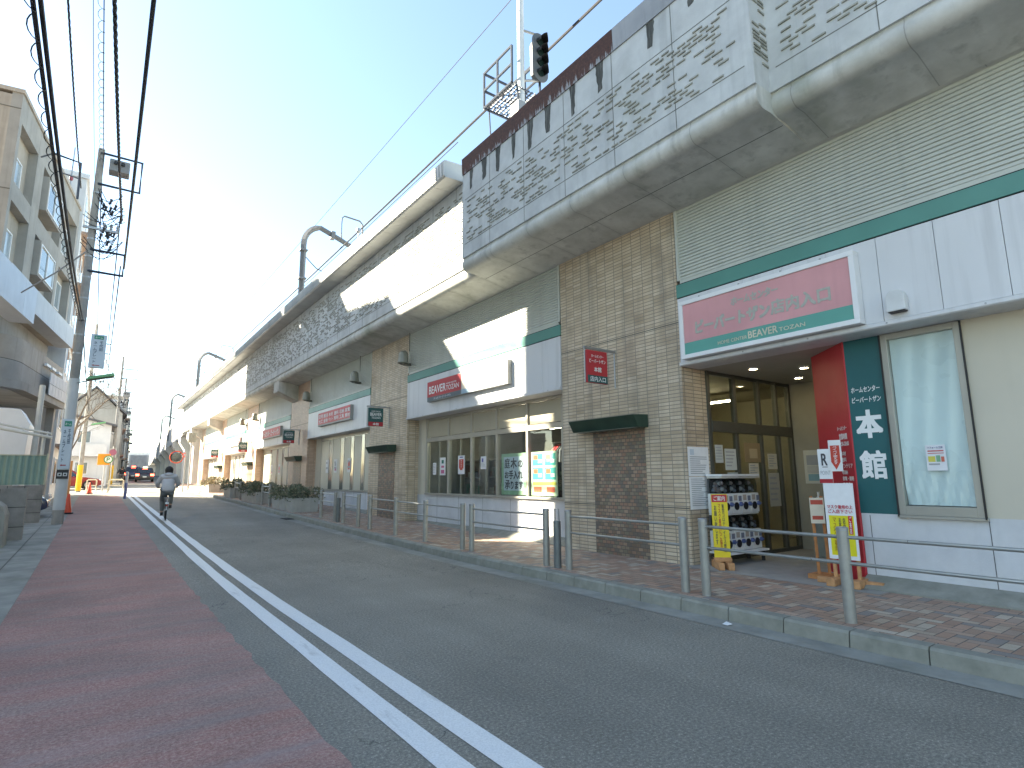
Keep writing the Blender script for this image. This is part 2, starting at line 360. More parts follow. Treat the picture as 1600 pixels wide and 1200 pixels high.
M['teal'] = pm('teal_paint', (0.085, 0.25, 0.215), 0.4, 0.05, 2.0)
M['white'] = pm('white_panel', (0.62, 0.63, 0.65), 0.38, 0.03, 0.9, streak=0.22)
M['whiteplain'] = pm('white_paint', (0.74, 0.75, 0.76), 0.4, 0.04, 2.0)
M['cream'] = pm('cream_panel', (0.56, 0.52, 0.43), 0.5, 0.04, 1.0, streak=0.04)
M['alu'] = pm('bronze_aluminium', (0.38, 0.37, 0.33), 0.35, 0.05, 2.0, metal=0.35)
M['dark'] = pm('dark_gap', (0.02, 0.02, 0.02), 0.8)
M['steel'] = pm('rail_steel', (0.40, 0.41, 0.40), 0.33, 0.08, 6.0, metal=0.75)
M['post'] = pm('post_paint', (0.33, 0.325, 0.30), 0.4, 0.10, 9.0, metal=0.3, streak=0.15)
M['postdark'] = pm('post_paint_dark', (0.17, 0.185, 0.185), 0.45, 0.1, 6.0, metal=0.3)
M['canopy'] = pm('dark_green_metal', (0.022, 0.05, 0.035), 0.4, 0.2, 4.0)
M['black'] = pm('black_plastic', (0.018, 0.018, 0.02), 0.45)
M['rubber'] = pm('rubber', (0.015, 0.015, 0.015), 0.8)
M['cable'] = pm('black_cable', (0.015, 0.016, 0.022), 0.55)
M['galv'] = pm('galvanised_steel', (0.34, 0.35, 0.36), 0.42, 0.1, 4.0, metal=0.7)
M['bluesteel'] = pm('blue_grey_steel', (0.045, 0.06, 0.085), 0.5, 0.12, 4.0, metal=0.2)
M['beam'] = pm('grey_beam_paint', (0.16, 0.165, 0.17), 0.5, 0.1, 2.0, streak=0.2)
M['lampgrey'] = pm('lamp_metal', (0.27, 0.27, 0.23), 0.4, 0.06, 5.0, metal=0.3)
M['wood'] = pm('orange_wood', (0.46, 0.20, 0.075), 0.6, 0.22, 9.0)
M['woodlight'] = pm('sawn_timber', (0.50, 0.26, 0.12), 0.7, 0.2, 14.0)
M['glass'] = glass('window_glass', (0.90, 0.94, 0.93))
M['doorglass'] = glass('door_glass', (0.90, 0.91, 0.84), 0.9)
M['gl_house'] = pm('house_window_glass', (0.10, 0.14, 0.16), 0.06, 0.35, 0.8, spec=0.9)
M['film'] = pm('film_on_glass', (0.60, 0.70, 0.70), 0.28, 0.10, 0.8, spec=0.7)
M['relief'] = m_concrete('weathered_relief', (0.22, 0.22, 0.19), (0.38, 0.38, 0.335), 0.2, 5.0, 0.3)
M['bark'] = pm('bark', (0.11, 0.085, 0.065), 0.9, 0.3, 9.0)
M['redpaint'] = pm('red_paint', (0.46, 0.035, 0.05), 0.4, 0.05)
M['orange'] = pm('orange_plastic', (0.75, 0.10, 0.05), 0.45, 0.08)
M['yellow'] = pm('yellow_paint', (0.72, 0.42, 0.015), 0.45, 0.08)
def m_covermetal():
    t = NT('noise_cover_metal'); P = t.pos()
    c = t.ramp(t.noise(P, 1.0, 4), [(0.3, (0.40, 0.41, 0.41)), (0.7, (0.52, 0.53, 0.52))])
    st = t.noise(t.scale(P, 2, 3, 0.4), 1.0, 4); c = t.mix(t.math('MULTIPLY', t.ramp(st, [(0.55, (0, 0, 0)), (0.75, (1, 1, 1))]), 0.25), c, (0.2, 0.2, 0.19))
    return t.fin(c, 0.5, 0.2)
M['cover'] = m_covermetal()
def m_rust():
    t = NT('rusted_capping'); P = t.pos(); s = t.sep(P)
    f = t.noise(t.scale(P, 14, 14, 2.5), 1.0, 6, 0.7)
    # the upper edge has rusted through, running down in fingers
    lvl = t.math('ADD', t.math('MULTIPLY', t.math('SUBTRACT', s[2], 8.52), 2.4), t.math('MULTIPLY', t.math('SUBTRACT', f, 0.5), 2.6))
    rust = t.ramp(t.noise(P, 24, 5, 0.7), [(0.3, (0.035, 0.017, 0.012)), (0.55, (0.075, 0.026, 0.017)), (0.75, (0.15, 0.060, 0.038))])
    gal = t.ramp(t.noise(P, 3, 4), [(0.3, (0.26, 0.27, 0.29)), (0.7, (0.37, 0.38, 0.40))])
    k = t.n('ShaderNodeMapRange', interpolation_type='SMOOTHSTEP'); t.set(k.inputs[0], lvl); k.inputs[1].default_value = -0.42; k.inputs[2].default_value = -0.18
    return t.fin(t.mix(k.outputs[0], gal, rust), 0.75)
M['rust'] = m_rust(); M['capgrey'] = pm('grey_capping', (0.27, 0.285, 0.30), 0.5, 0.12, 2.0, metal=0.3, streak=0.3)
def m_stain():
    t = NT('soot_run'); P = t.pos()
    f = t.noise(t.scale(P, 30, 30, 2.0), 1.0, 5, 0.7)
    return t.fin(t.ramp(f, [(0.35, (0.035, 0.036, 0.033)), (0.55, (0.09, 0.092, 0.085)), (0.72, (0.26, 0.27, 0.26))]), 0.9)
M['stain'] = m_stain()

# ------------------------------------------------------------------ ground: one big sheet, then road surfaces as strips over it
YS = [-40, -20, -8, -3, 0, 3, 5, 7, 8, 9, 10, 11, 12, 14, 16, 19, 22, 26, 30, 35, 40, 46, 52, 60, 68, 76, 85, 95, 110, 128, 150, 200, 300, 600]
def strip(name, x0, x1, z, mat, y0=-40, y1=600, bend=True, kind=True, jit=0.0):
    mb = MB(); ys = [y for y in YS if y0 < y < y1]; ys = [y0] + ys + [y1]
    if jit:
        ys = []; y = y0
        while y < y1: ys.append(y); y += 0.16 if y < 14 else 1.2
        ys.append(y1)
    A = []; r2 = random.Random(3)
    for y in ys:
        b = bx(y) if bend else 0
        j = jit*(r2.random()-0.5)
        A.append((mb.V((x0+b, y, g(y)+z)), mb.V((x1+b+j, y, g(y)+z))))
    for (a, b), (c, d) in zip(A, A[1:]): mb.F([a, b, d, c])
    o = mb.obj(name, mat)
    return struct(o) if kind else o
M['earth'] = m_concrete('far_ground', (0.10, 0.10, 0.095), (0.16, 0.16, 0.15), 0.05, 0.3, 0.3)
strip('ground', -600, 600, -0.02, M['earth'], -200, 900, False)
strip('road', -0.9, 5.55, 0.0, M['asphalt'])
strip('red_footway', -0.67, 1.22, 0.004, M['red'], -12, 41.5, jit=0.05)
strip('drain_strip', -1.13, -0.675, 0.006, M['gutter'], -12, 43)
strip('forecourt', -14, -1.135, 0.02, M['gutter'], -12, 43)
strip('gutter', 5.20, 5.50, 0.004, M['gutter'], -12, 70)
# two solid white lane lines, bending with the road past the crossing
def line(name, x0, x1, label):
    mb = MB(); A = []
    for k in range(0, 75):
        y = -8 + k*0.75; j0 = (rnd.random()-.5)*0.012; j1 = (rnd.random()-.5)*0.012
        A.append((mb.V((x0+j0+bx(y), y, g(y)+0.0045)), mb.V((x1+j1+bx(y), y, g(y)+0.0045))))
    for (a, b), (c, d) in zip(A, A[1:]): mb.F([a, b, d, c])
    return struct(mb.obj(name, M['line']))
line('lane_line', 1.585, 1.748, ''); line('lane_line', 1.865, 2.038, '')
# kerb blocks with chamfered edge and open joints
mb = MB(); y = -10.05
while y < 62:
    prof = [(5.50, -0.05), (5.515, 0.115), (5.535, 0.138), (5.67, 0.140), (5.68, -0.05)]
    a, b = y+0.004, y+0.594; i0 = [mb.V((p[0]+bx(a), a, p[1]+g(a))) for p in prof]; i1 = [mb.V((p[0]+bx(b), b, p[1]+g(b))) for p in prof]
    for k in range(5): mb.F([i0[k], i0[(k+1) % 5], i1[(k+1) % 5], i1[k]])
    mb.F(i0[::-1]); mb.F(i1); y += 0.60
struct(mb.obj('kerb', M['kerb']))
strip('sidewalk', 5.68, 8.3, 0.135, M['paver'], -12, 62)
mb = MB(); mb.poly([(7.42, 3.05, 0.139), (7.42, 5.95, 0.139), (11.6, 5.95, 0.139), (11.6, 3.05, 0.139)]); struct(mb.obj('entrance_floor', M['slab']))

# ------------------------------------------------------------------ the arcade of shops under the railway
PER = 10.2
def pil(k): return 5.74+PER*k, 8.70+PER*k
def bay(b): return pil(b-1)[1], pil(b)[0]
FX, IX, ZS = 7.60, 8.00, 6.02                           # pillar face, recessed wall plane, top of the wall
shop = thing('shop_building', 'long tiled shop arcade built under the railway, with teal bands and white fascias', 'shop building', (8.0, 20, 0.13))
for k in range(-1, 6):
    a, b = pil(k); zz = g(a) + 0.10
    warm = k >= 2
    mb = MB()
    if k == 0:                                          # next to the entrance
        mb.box(FX, 8.22, a, b, zz, ZS)
    else: mb.box(FX, 8.25, a, b, zz, ZS)
    mb.cur = 1
    for z in (1.0, 4.02): mb.box(FX-0.003, FX+0.01, a-0.003, b+0.003, z-0.008, z+0.008)
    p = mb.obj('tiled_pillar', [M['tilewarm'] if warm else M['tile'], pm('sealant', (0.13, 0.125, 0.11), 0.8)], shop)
    mb = MB(); mb.box(FX-0.012, FX+0.02, a+0.83, a+2.08, zz, 2.34); mb.obj('mosaic_panel', M['mosaic'], p)
def louvre(parent, y0, y1, z0, z1, x):
    mb = MB(); n = int((z1-z0)/0.056)
    for k in range(n):
        z = z0 + k*0.056
        mb.prism([(x, z+0.003), (x-0.022, z+0.012), (x-0.012, z+0.053), (x, z+0.053)], 'y', y0, y1)
    mb.box(x, x+0.05, y0, y1, z0, z1)
    l = mb.obj('louvre_cladding', M['louvre'], parent)
    mb = MB()
    for y in (y0, y1-0.05): mb.box(x-0.035, x+0.01, y, y+0.05, z0, z1)
    mb.box(x-0.03, x-0.001, y0+0.05, y1-0.05, z0-0.055, z0); mb.obj('louvre_trim', M['louvre'], l)
def fascia(parent, b, xf=7.58):
    y0, y1 = bay(b); step = (y1-y0)/round((y1-y0)/0.60)
    mb = MB(); y = y0+0.01
    while y < y1-0.05:
        mb.box(xf, xf+0.06, y+0.003, min(y+step, y1-0.01)-0.003, 3.34, 4.405); y += step
    f = mb.obj('white_fascia', M['white'], parent)
    mb = MB(); mb.box(xf+0.055, xf+0.075, y0+0.01, y1-0.01, 3.34, 4.405); mb.obj('panel_backing', pm('seam', (0.12, 0.12, 0.125), 0.8), f)
    mb = MB(); mb.prism([(xf-0.03, 3.33), (xf-0.03, 3.285), (xf-0.01, 3.27), (IX+0.05, 3.27), (IX+0.05, 3.33)], 'y', y0+0.008, y1-0.008)
    mb.obj('fascia_lip', M['white'], f)
    mb = MB(); y = y0+0.4
    while y < y1-.2: mb.tube([(xf-0.03, y, 3.305), (xf-0.036, y, 3.305)], 0.011, 8); y += 0.95
    mb.obj('screw', M['galv'], f)
    mb = MB(); mb.box(xf-0.004, xf+0.08, y0+0.005, y1-0.005, 4.425, 4.645); mb.obj('teal_band', M['teal'], parent)
    mb = MB(); mb.box(xf+0.02, xf+0.08, y0+0.005, y1-0.005, 4.405, 4.425); mb.box(xf+0.015, xf+0.08, y0+0.005, y1-0.005, 4.645, 4.665)
    mb.obj('shadow_gap', M['dark'], parent)
    louvre(parent, y0+0.02, y1-0.02, 4.72, ZS, xf+0.045)
for b in range(0, 6): fascia(shop, b)
# low wall with sloped foot under each window bay
def plinth(y0, y1, right_cut=False):
    mb = MB(); zb = g(y0)+0.10
    mb.box(IX, IX+0.2, y0, y1, zb, 1.02)
    mb.cur = 1; y = y0+1.2
    while y < y1: mb.box(IX-0.002, IX+0.01, y-0.004, y+0.004, zb+0.12, 1.0); y += 1.2
    p = mb.obj('low_wall', [M['plinth'], pm('seam', (0.12, 0.12, 0.125), 0.8)], shop)
    mb = MB(); mb.prism([(IX-0.003, zb), (IX-0.003, max(0.27, zb+0.14)), (7.68, zb+0.05), (7.68, zb)], 'y', y0+0.002, y1-0.002); mb.obj('sloped_foot', M['kerb'], p)
# --- bay 1: entrance, angled red wall, green name wall, filmed window, cream wall
plinth(-1.5, 3.40)
mb = MB(); mb.box(IX, IX+0.12, -1.5, 2.12, 1.02, 3.27); mb.obj('cream_wall', M['cream'], shop)
mb = MB(); mb.box(IX, IX+0.12, 2.97, 3.42, 1.02, 3.27); gw = mb.obj('green_wall', pm('green_sign_wall', (0.02, 0.115, 0.125), 0.4, 0.06), shop)
mb = MB(); mb.prism([(7.985, 3.42), (8.65, 4.16), (8.72, 4.09), (8.06, 3.36)], 'z', 0.145, 3.27); rw = mb.obj('red_wall', pm('red_sign_wall', (0.50, 0.03, 0.045), 0.45, 0.06, 1.2), shop)
RT = (0, -1, 0); UP = (0, 0, 1)
wh = pm('white_lettering', (0.78, 0.80, 0.80), 0.5, 0.02)
mb = MB(); O = (IX, 3.42, 0)
write(mb, 'ホームセンター', O, RT, UP, 0.05, 2.565, 0.34, 0.075, 0.004, 0.012, 0.1); write(mb, 'ビーバートザン', O, RT, UP, 0.05, 2.43, 0.34, 0.075, 0.004, 0.012, 0.1)
write(mb, '本', O, RT, UP, 0.08, 1.98, 0.29, 0.34, 0.004, 0.035); write(mb, '館', O, RT, UP, 0.08, 1.46, 0.29, 0.34, 0.004, 0.026)
mb.obj('lettering', wh, gw)
rr = Vector((8.65-7.985, 4.16-3.42, 0)).normalized()*-1; RO = Vector((8.65, 4.16, 0))
RL = (Vector((8.65, 4.16, 0))-Vector((7.985, 3.42, 0))).length
mb = MB(); pk = pm('pale_lettering', (0.85, 0.80, 0.79), 0.5, 0.02)
write(mb, 'ホームセンター', RO, rr, UP, RL-0.36, 2.10, 0.27, 0.055, 0.006, 0.02, 0.1)
write(mb, '営業時間', RO, rr, UP, RL-0.32, 1.975, 0.22, 0.08, 0.006, 0.02); write(mb, '9:30-20:00', RO, rr, UP, RL-0.32, 1.89, 0.25, 0.055, 0.006, 0.03)
for k, s_ in enumerate(['木材', '塗料', 'インテリア', '収納', '家電・照明', '日用品', '園芸', 'ペット', '自転車']):
    write(mb, s_, RO, rr, UP, RL-0.33, 1.76-k*0.083, 0.05*len(s_)+0.05, 0.056, 0.006, 0.03)
mb.obj('lettering', pk, rw)
# window with film behind the glass
mb = MB(); yA, yB = 2.11, 2.955
mb.box(IX-0.035, IX+0.06, yB-0.075, yB, 1.02, 3.265); mb.box(IX-0.035, IX+0.06, yA, yA+0.075, 1.02, 3.265)
mb.box(IX-0.035, IX+0.06, yA+0.075, yB-0.075, 3.19, 3.265); mb.box(IX-0.035, IX+0.06, yA+0.075, yB-0.075, 1.02, 1.13)
mb.box(IX-0.05, IX+0.0, yA-0.02, yB+0.02, 0.985, 1.018)
fw_ = mb.obj('window_frame', M['alu'], shop, bevel=0.004)
mb = MB(); mb.box(IX-0.055, IX-0.036, yA-0.012, yA+0.006, 1.0, 3.26); mb.box(IX-0.055, IX-0.036, yB-0.006, yB+0.01, 1.0, 3.26); mb.obj('dark_gasket', M['black'], fw_)
mb = MB(); mb.poly([(IX-0.005, yB-0.07, 1.12), (IX-0.005, yA+0.07, 1.12), (IX-0.005, yA+0.07, 3.2), (IX-0.005, yB-0.07, 3.2)]); mb.obj('window_glass', glass('clear_film_glass', (0.93, 0.97, 0.97), 1.0, 0.05), fw_)
mb = MB(); N = 26; MZ = 34; ids = []
for j in range(MZ+1):
    row = []
    z = 1.14+(3.19-1.14)*j/MZ
    for i in range(N+1):
        yy = yA+0.08+(yB-yA-0.16)*i/N
        lo = max(0, 1-(z-1.14)/0.55)
        d = 0.014*lo*(math.sin(i*1.1+z*9)+0.7*math.sin(i*2.3-z*17)) + 0.004*math.sin(i*.7+z*3)
        row.append(mb.V((IX+0.035+d, yy, z)))
    ids.append(row)
for j in range(MZ):
    for i in range(N): mb.F([ids[j][i], ids[j][i+1], ids[j+1][i+1], ids[j+1][i]])
mb.obj('plastic_film', M['film'], fw_, smooth=True)
# entrance recess: ceiling, door wall (runs away from the street), back wall with notices
mb = MB(); mb.box(7.66, 11.7, 3.02, 5.735, 3.272, 3.33); ce = mb.obj('entrance_ceiling', pm('entrance_ceiling_paint', (0.42, 0.40, 0.34), 0.7, 0.05), shop)
mb = MB(); mb.box(10.9, 11.0, 3.0, 5.74, 0.14, 3.27); mb.obj('back_wall', pm('olive_wall', (0.30, 0.28, 0.22), 0.7, 0.06), shop)
mb = MB(); mb.box(8.72, 10.9, 4.05, 4.15, 0.14, 3.27); mb.obj('side_wall', pm('olive_wall', (0.30, 0.28, 0.22), 0.7, 0.06), shop)
for (x, y) in ((8.70, 5.14), (10.2, 5.16), (9.3, 4.6)):
    mb = MB(); mb.lathe((x, y, 3.245), [(0.085, 0.027), (0.085, 0.0), (0.062, 0.0), (0.062, 0.02)], 20); dl = mb.obj('downlight', M['whiteplain'], ce)
    mb = MB(); mb.lathe((x, y, 3.25), [(0.06, 0.0), (0.06, 0.006)], 20); mb.obj('lamp', em('warm_lamp', (1.0, 0.80, 0.50), 9.0), dl)
# glazed door wall at y = 5.74 from x 8.22 to 10.9
yd = 5.74
mb = MB()
for x in (8.22, 8.98, 9.75, 10.35, 10.82): mb.box(x, x+0.07, yd-0.03, yd+0.05, 0.14, 3.27)
mb.box(8.29, 10.82, yd-0.045, yd+0.06, 2.24, 2.42); mb.box(8.29, 10.82, yd-0.02, yd+0.04, 0.14, 0.20); mb.box(8.29, 10.82, yd-0.02, yd+0.04, 3.21, 3.27)
df = mb.obj('door_frame', pm('dark_bronze', (0.10, 0.10, 0.085), 0.4, 0.05, metal=0.3), shop)
for x0, x1 in ((8.29, 8.98), (9.05, 9.75), (9.82, 10.35), (10.42, 10.82)):
    mb = MB(); mb.box(x0, x1, yd+0.0, yd+0.012, 0.2, 2.24); mb.obj('glass_door', M['doorglass'], df)
    mb = MB(); mb.box(x0, x1, yd+0.0, yd+0.012, 2.42, 3.21); mb.obj('top_light', M['doorglass'], df)
# room behind the doors and behind the display window
def room(x0, x1, y0, y1, z0, z1, c, name, openx=False, openy=False):
    mb = MB()
    mb.poly([(x0, y0, z0), (x1, y0, z0), (x1, y1, z0), (x0, y1, z0)]); mb.poly([(x0, y0, z1), (x0, y1, z1), (x1, y1, z1), (x1, y0, z1)])
    mb.poly([(x1, y0, z0), (x1, y0, z1), (x1, y1, z1), (x1, y1, z0)]); mb.poly([(x0, y1, z0), (x1, y1, z0), (x1, y1, z1), (x0, y1, z1)])
    if not openx: mb.poly([(x0, y0, z0), (x0, y1, z0), (x0, y1, z1), (x0, y0, z1)])
    if not openy: mb.poly([(x0, y0, z0), (x0, y0, z1), (x1, y0, z1), (x1, y0, z0)])
    return mb.obj(name, pm(name+'_paint', c, 0.7, 0.08), shop)
room(8.25, 12.5, 5.80, 8.6, 0.15, 3.26, (0.30, 0.27, 0.19), 'lobby_room', openy=True)
room(8.26, 14.0, 9.0, 15.7, 0.2, 3.26, (0.22, 0.23, 0.22), 'sales_room', openx=True)
def tubes(spots, L):
    for (x, y, z) in spots:
        mb = MB(); mb.box(x-0.04, x+0.04, y-L/2, y+L/2, z, z+0.03); f = mb.obj('ceiling_fitting', M['whiteplain'], shop)
        mb = MB(); mb.tube([(x, y-L/2+.05, z-0.02), (x, y+L/2-.05, z-0.02)], 0.018, 6); mb.obj('fluorescent_tube', em('fluorescent', (1.0, 0.93, 0.75), 7.0), f)
tubes([(9.2, 7.0, 3.1), (10.8, 7.4, 3.1)], 1.1)
tubes([(9.6, 14.3, 3.05), (9.6, 12.2, 3.05), (9.6, 10.2, 3.05), (11.6, 13.3, 3.05), (11.6, 11.0, 3.05)], 1.3)
# --- bay 2: display window
y0, y1 = bay(1); plinth(y0, y1)
mb = MB(); mb.box(IX, IX+0.12, 15.36, y1, 1.02, 3.27); mb.obj('cream_wall', M['cream'], shop)
MY = [15.36, 14.05, 12.83, 11.64, 10.40, 9.16]
mb = MB()
for y in MY: mb.box(IX-0.03, IX+0.07, y-0.035, y+0.035, 1.07, 3.27)
for y in (14.65, 13.45, 12.2): mb.box(IX+0.02, IX+0.07, y-0.02, y+0.02, 1.07, 2.56)
mb.box(IX-0.025, IX+0.07, 9.16, 15.36, 2.56, 2.68); mb.box(IX-0.025, IX+0.07, 9.16, 15.36, 3.20, 3.268); mb.box(IX-0.06, IX+0.07, 9.10, 15.40, 1.022, 1.075)
wf = mb.obj('window_frame', M['alu'], shop, bevel=0.003)
mb = MB(); mb.box(IX, IX+0.12, y0, 9.12, 1.02, 3.27); mb.obj('cream_wall', M['cream'], shop)
for a, b in zip(MY, MY[1:]):
    mb = MB(); mb.box(IX+0.01, IX+0.02, b+0.03, a-0.03, 1.075, 2.56); mb.obj('window_pane', M['glass'], wf)
    mb = MB(); mb.box(IX+0.012, IX+0.03, b+0.06, a-0.06, 2.70, 3.19); mb.obj('blind_panel', pm('blind_cream', (0.40, 0.37, 0.29), 0.35, 0.12, 0.7), wf)
# shelving and stock seen through the glass
for k, y in enumerate([14.9, 14.0, 13.1, 12.2, 11.3]):
    mb = MB()
    for z in (0.5, 1.0, 1.5, 2.0): mb.box(9.3+0.3*(k % 2), 9.8+0.3*(k % 2), y-0.42, y+0.42, z, z+0.03)
    for dy in (-0.44, 0.42): mb.box(9.3+0.3*(k % 2), 9.8+0.3*(k % 2), y+dy, y+dy+0.02, 0.2, 2.1)
    sh = mb.obj('shop_shelf', pm('shelf_grey', (0.25, 0.25, 0.25), 0.5), shop)
    mb = MB()
    for z in (0.53, 1.03, 1.53):
        yy = y-0.4
        while yy < y+0.36:
            w_ = rnd.uniform(0.06, 0.16); h_ = rnd.uniform(0.12, 0.36); mb.cur = rnd.randrange(4)
            mb.box(9.32+0.3*(k % 2), 9.6+0.3*(k % 2), yy, yy+w_, z, z+h_); yy += w_+0.015
    mb.obj('stock', [cm((0.08, 0.09, 0.10)), cm((0.32, 0.31, 0.28)), cm((0.12, 0.20, 0.17)), cm((0.16, 0.10, 0.09))], sh)
# other bays: boarded display windows
for b in range(2, 6):
    y0, y1 = bay(b); plinth(y0, y1)
    zb = max(1.02, g(y0)+0.6)
    mb = MB(); mb.box(IX, IX+0.1, y0, y1, 1.02, 3.27); bw = mb.obj('cream_wall', M['cream'], shop)
    mb = MB(); mb.box(IX-0.03, IX+0.0, y0+0.2, y1-0.75, 3.14, 3.268); mb.box(IX-0.05, IX, y0+0.15, y1-0.7, 1.022, 1.07)
    edges = [y0+0.25, y0+1.35, y0+2.45, y0+3.55, y0+4.9, y1-0.8]
    for y in edges: mb.box(IX-0.025, IX, y-0.03, y+0.03, 1.07, 3.14)
    fr = mb.obj('window_frame', M['alu'], shop)
    for a, c in zip(edges, edges[1:]):
        mb = MB(); mb.box(IX-0.012, IX-0.002, a+0.03, c-0.03, 1.07, 3.14); mb.obj('window_pane', pm('dim_pane', (0.16, 0.17, 0.155), 0.08, 0.1, 0.7, spec=0.8), fr)
        mb = MB(); mb.box(IX-0.018, IX-0.0125, a+0.03+0.3*(c-a), c-0.04, 1.08, 3.12); mb.obj('blind_panel', pm('blind_pale', (0.50, 0.48, 0.40), 0.4, 0.05, 0.7), fr)
# wall behind everything so that no bay is hollow
mb = MB(); mb.box(14.05, 14.2, -12, 62, 0, 6.2); mb.box(8.25, 14.05, 57.4, 57.6, 0, 6.0); mb.box(8.26, 14, -12, -4.6, 0.1, 6); mb.obj('rear_wall', M['b1grey'], shop)
# ------------------------------------------------------------------ railway viaduct
via = thing('railway_viaduct', 'concrete railway viaduct with brick relief parapet running above the shops', 'viaduct', (9, 20, 6))
PX, NX = 6.27, 6.62                                     # faces of the projecting and the set back parapet
def edge_profile(x):                                    # rolled lower edge and soffit
    pts = [(7.55, 5.965), (x+0.32, 6.085)]
    for k in range(7):
        a = R(-80 - k*22); pts.append((x+0.155+0.155*math.cos(a), 6.235+0.155*math.sin(a)))
    pts += [(x+0.035, 6.34), (x+0.035, 6.385), (7.55, 6.385)]
    return pts
FARY = 66.0
def secs(): return [('n', -12, 3.38, NX), ('p', 3.38, 10.5, PX), ('n', 10.5, FARY, NX)]
mb = MB(); mb.box(7.55, 17.0, -12, FARY, 5.965, 6.9); dk = mb.obj('deck_slab', M['soffit'], via)
for kind, a, b, x in secs():
    mb = MB(); mb.prism(edge_profile(x), 'y', a, b)
    mb.obj('rolled_edge', M['roll'], via, smooth='auto')
    top = 8.42 if kind == 'p' else 8.62
    mb = MB(); mb.box(x, x+(0.5 if kind == 'p' else 0.3), a, b, 6.385, top); mb.cur = 1
    # recessed border line, panel joints
    y = a + (1.2 if kind == 'p' else 0.9)
    while y < b-0.2:
        mb.box(x-0.0025, x+0.01, y-0.006, y+0.006, 6.39, top-0.02); y += 1.2
    for z in ((6.69, 7.76) if kind == 'p' else (6.69,)):
        mb.box(x-0.0025, x+0.01, a+0.12, b-0.1, z-0.007, z+0.007)
    # raised brick-shaped blocks, laid at random in courses
    mb.cur = 2; z = 6.73; zt = 7.72 if kind == 'p' else 8.38
    yend = min(b, 44)
    row = 0
    while z < zt:
        y = a+0.2+(row % 2)*0.095 + rnd.uniform(0, .02)
        while y < yend-0.3:
            dens = 0.43+0.10*math.sin(y*3.1+z*5.3)*math.sin(z*7.1-y*1.7)+0.05*math.sin(y*5.7-z*9)
            L = 0.19
            if rnd.random() < dens:
                mb.prism([(x+0.002, z), (x-0.017, z+0.003), (x-0.013, z+0.028), (x+0.002, z+0.032)], 'y', y+rnd.uniform(0, .02), y+L-rnd.uniform(.02, .055))
            y += L
        z += 0.062; row += 1
    if yend < b:
        z = 6.75
        while z < zt:
            y = yend
            while y < b-0.4:
                if rnd.random() < 0.5: mb.box(x-0.016, x+0.002, y, y+0.36, z, z+0.05)
                y += 0.45
            z += 0.12
    if kind == 'p':
        z = 6.73
        while z < 8.3:
            y = PX+0.04
            while y < NX-0.1:
                if rnd.random() < 0.45: mb.box(y, y+0.15, 3.365, 3.382, z, z+0.028)
                y += 0.17
            z += 0.052
    mb.obj('parapet_wall', [M['conc'], pm('dirty_joint', (0.16, 0.165, 0.155), 0.9), M['relief']], via)
# capping of the projecting length: grey sheet, rusted through on the left part
mb = MB(); mb.prism([(PX-0.02, 8.40), (PX-0.035, 8.80), (PX+0.3, 8.80), (PX+0.3, 8.40)], 'y', 5.72, 10.5); mb.obj('rusted_capping', M['rust'], via)
mb = MB(); mb.prism([(PX-0.02, 8.40), (PX-0.035, 8.80), (PX+0.3, 8.80), (PX+0.3, 8.40)], 'y', 3.38, 5.71); mb.obj('grey_capping', M['capgrey'], via)
mb = MB(); mb.box(NX-0.02, NX+0.3, -12, 3.38, 8.62, 8.95); mb.obj('grey_capping', M['capgrey'], via)
for y in (10.12, 9.60, 9.06, 8.5, 7.95, 7.42, 6.72, 6.05, 4.95, 4.2):
    wd = rnd.uniform(0.15, 0.22); h = rnd.uniform(0.46, 0.62) if y > 6 else rnd.uniform(.25, .5); s_ = rnd.uniform(-0.02, 0.03); tp_ = rnd.uniform(.35, .6)
    ts = [i/7 for i in range(8)]
    L = [(y-wd*0.5*(1-tp_*t)+s_*t+rnd.uniform(-.012, .012), 8.395-h*t*rnd.uniform(.93, 1.05)) for t in ts]
    Rr = [(y+wd*0.5*(1-tp_*t)+s_*t+rnd.uniform(-.012, .012), 8.395-h*t*rnd.uniform(.93, 1.05)) for t in ts[::-1]]
    mb = MB(); mb.poly([(PX-0.0035, p[0], p[1]) for p in L+Rr]); mb.obj('soot_stain', M['stain'], via)
# ribbed noise cover cantilevered over the set back parapet
mb = MB(); prof = [(6.10, 8.56), (6.05, 8.60), (6.03, 8.96), (6.08, 8.99), (6.70, 9.02), (6.70, 8.62), (6.60, 8.58)]
y = 11.0; 
while y < FARY:
    L = min(0.62, FARY-y); mb.prism(prof, 'y', y+0.004, y+L-0.004); y += L
cv = mb.obj('noise_cover', M['cover'], via)
mb = MB(); mb.prism([(p[0]+(0.012 if p[0] < 6.3 else -0.01), p[1]+(0.012 if p[1] < 8.8 else -0.012)) for p in prof], 'y', 11.01, FARY-0.01); mb.obj('cover_core', pm('dark_cover_gap', (0.05, 0.05, 0.05), 0.8), cv)
mb = MB(); y = 11.0
while y < 44:
    for k in range(4): mb.box(6.022, 6.05, y+0.08+k*0.15, y+0.10+k*0.15, 8.62, 8.955)
    y += 0.62
mb.obj('cover_rib', M['cover'], cv)
# corbels that carry the edge beside some pillars
for yb in (28.0, 48.4, 58.6):
    mb = MB(); mb.prism([(6.66, 6.18), (6.66, 5.62), (7.62, 5.20), (7.62, 6.1)], 'y', yb, yb+0.95); mb.obj('concrete_corbel', M['roll'], via, bevel=0.02)
mb = MB(); y = 1.6
while y < 60: mb.box(6.95, 7.56, y, y+0.012, 5.955, 6.02) if False else None; y += 3.4
# joint line along the soffit
mb = MB(); mb.prism([(6.90, 6.046), (6.90, 6.062), (6.916, 6.060), (6.916, 6.044)], 'y', 3.4, 10.5); mb.obj('soffit_joint', pm('dirty_joint', (0.16, 0.165, 0.155), 0.9), via)
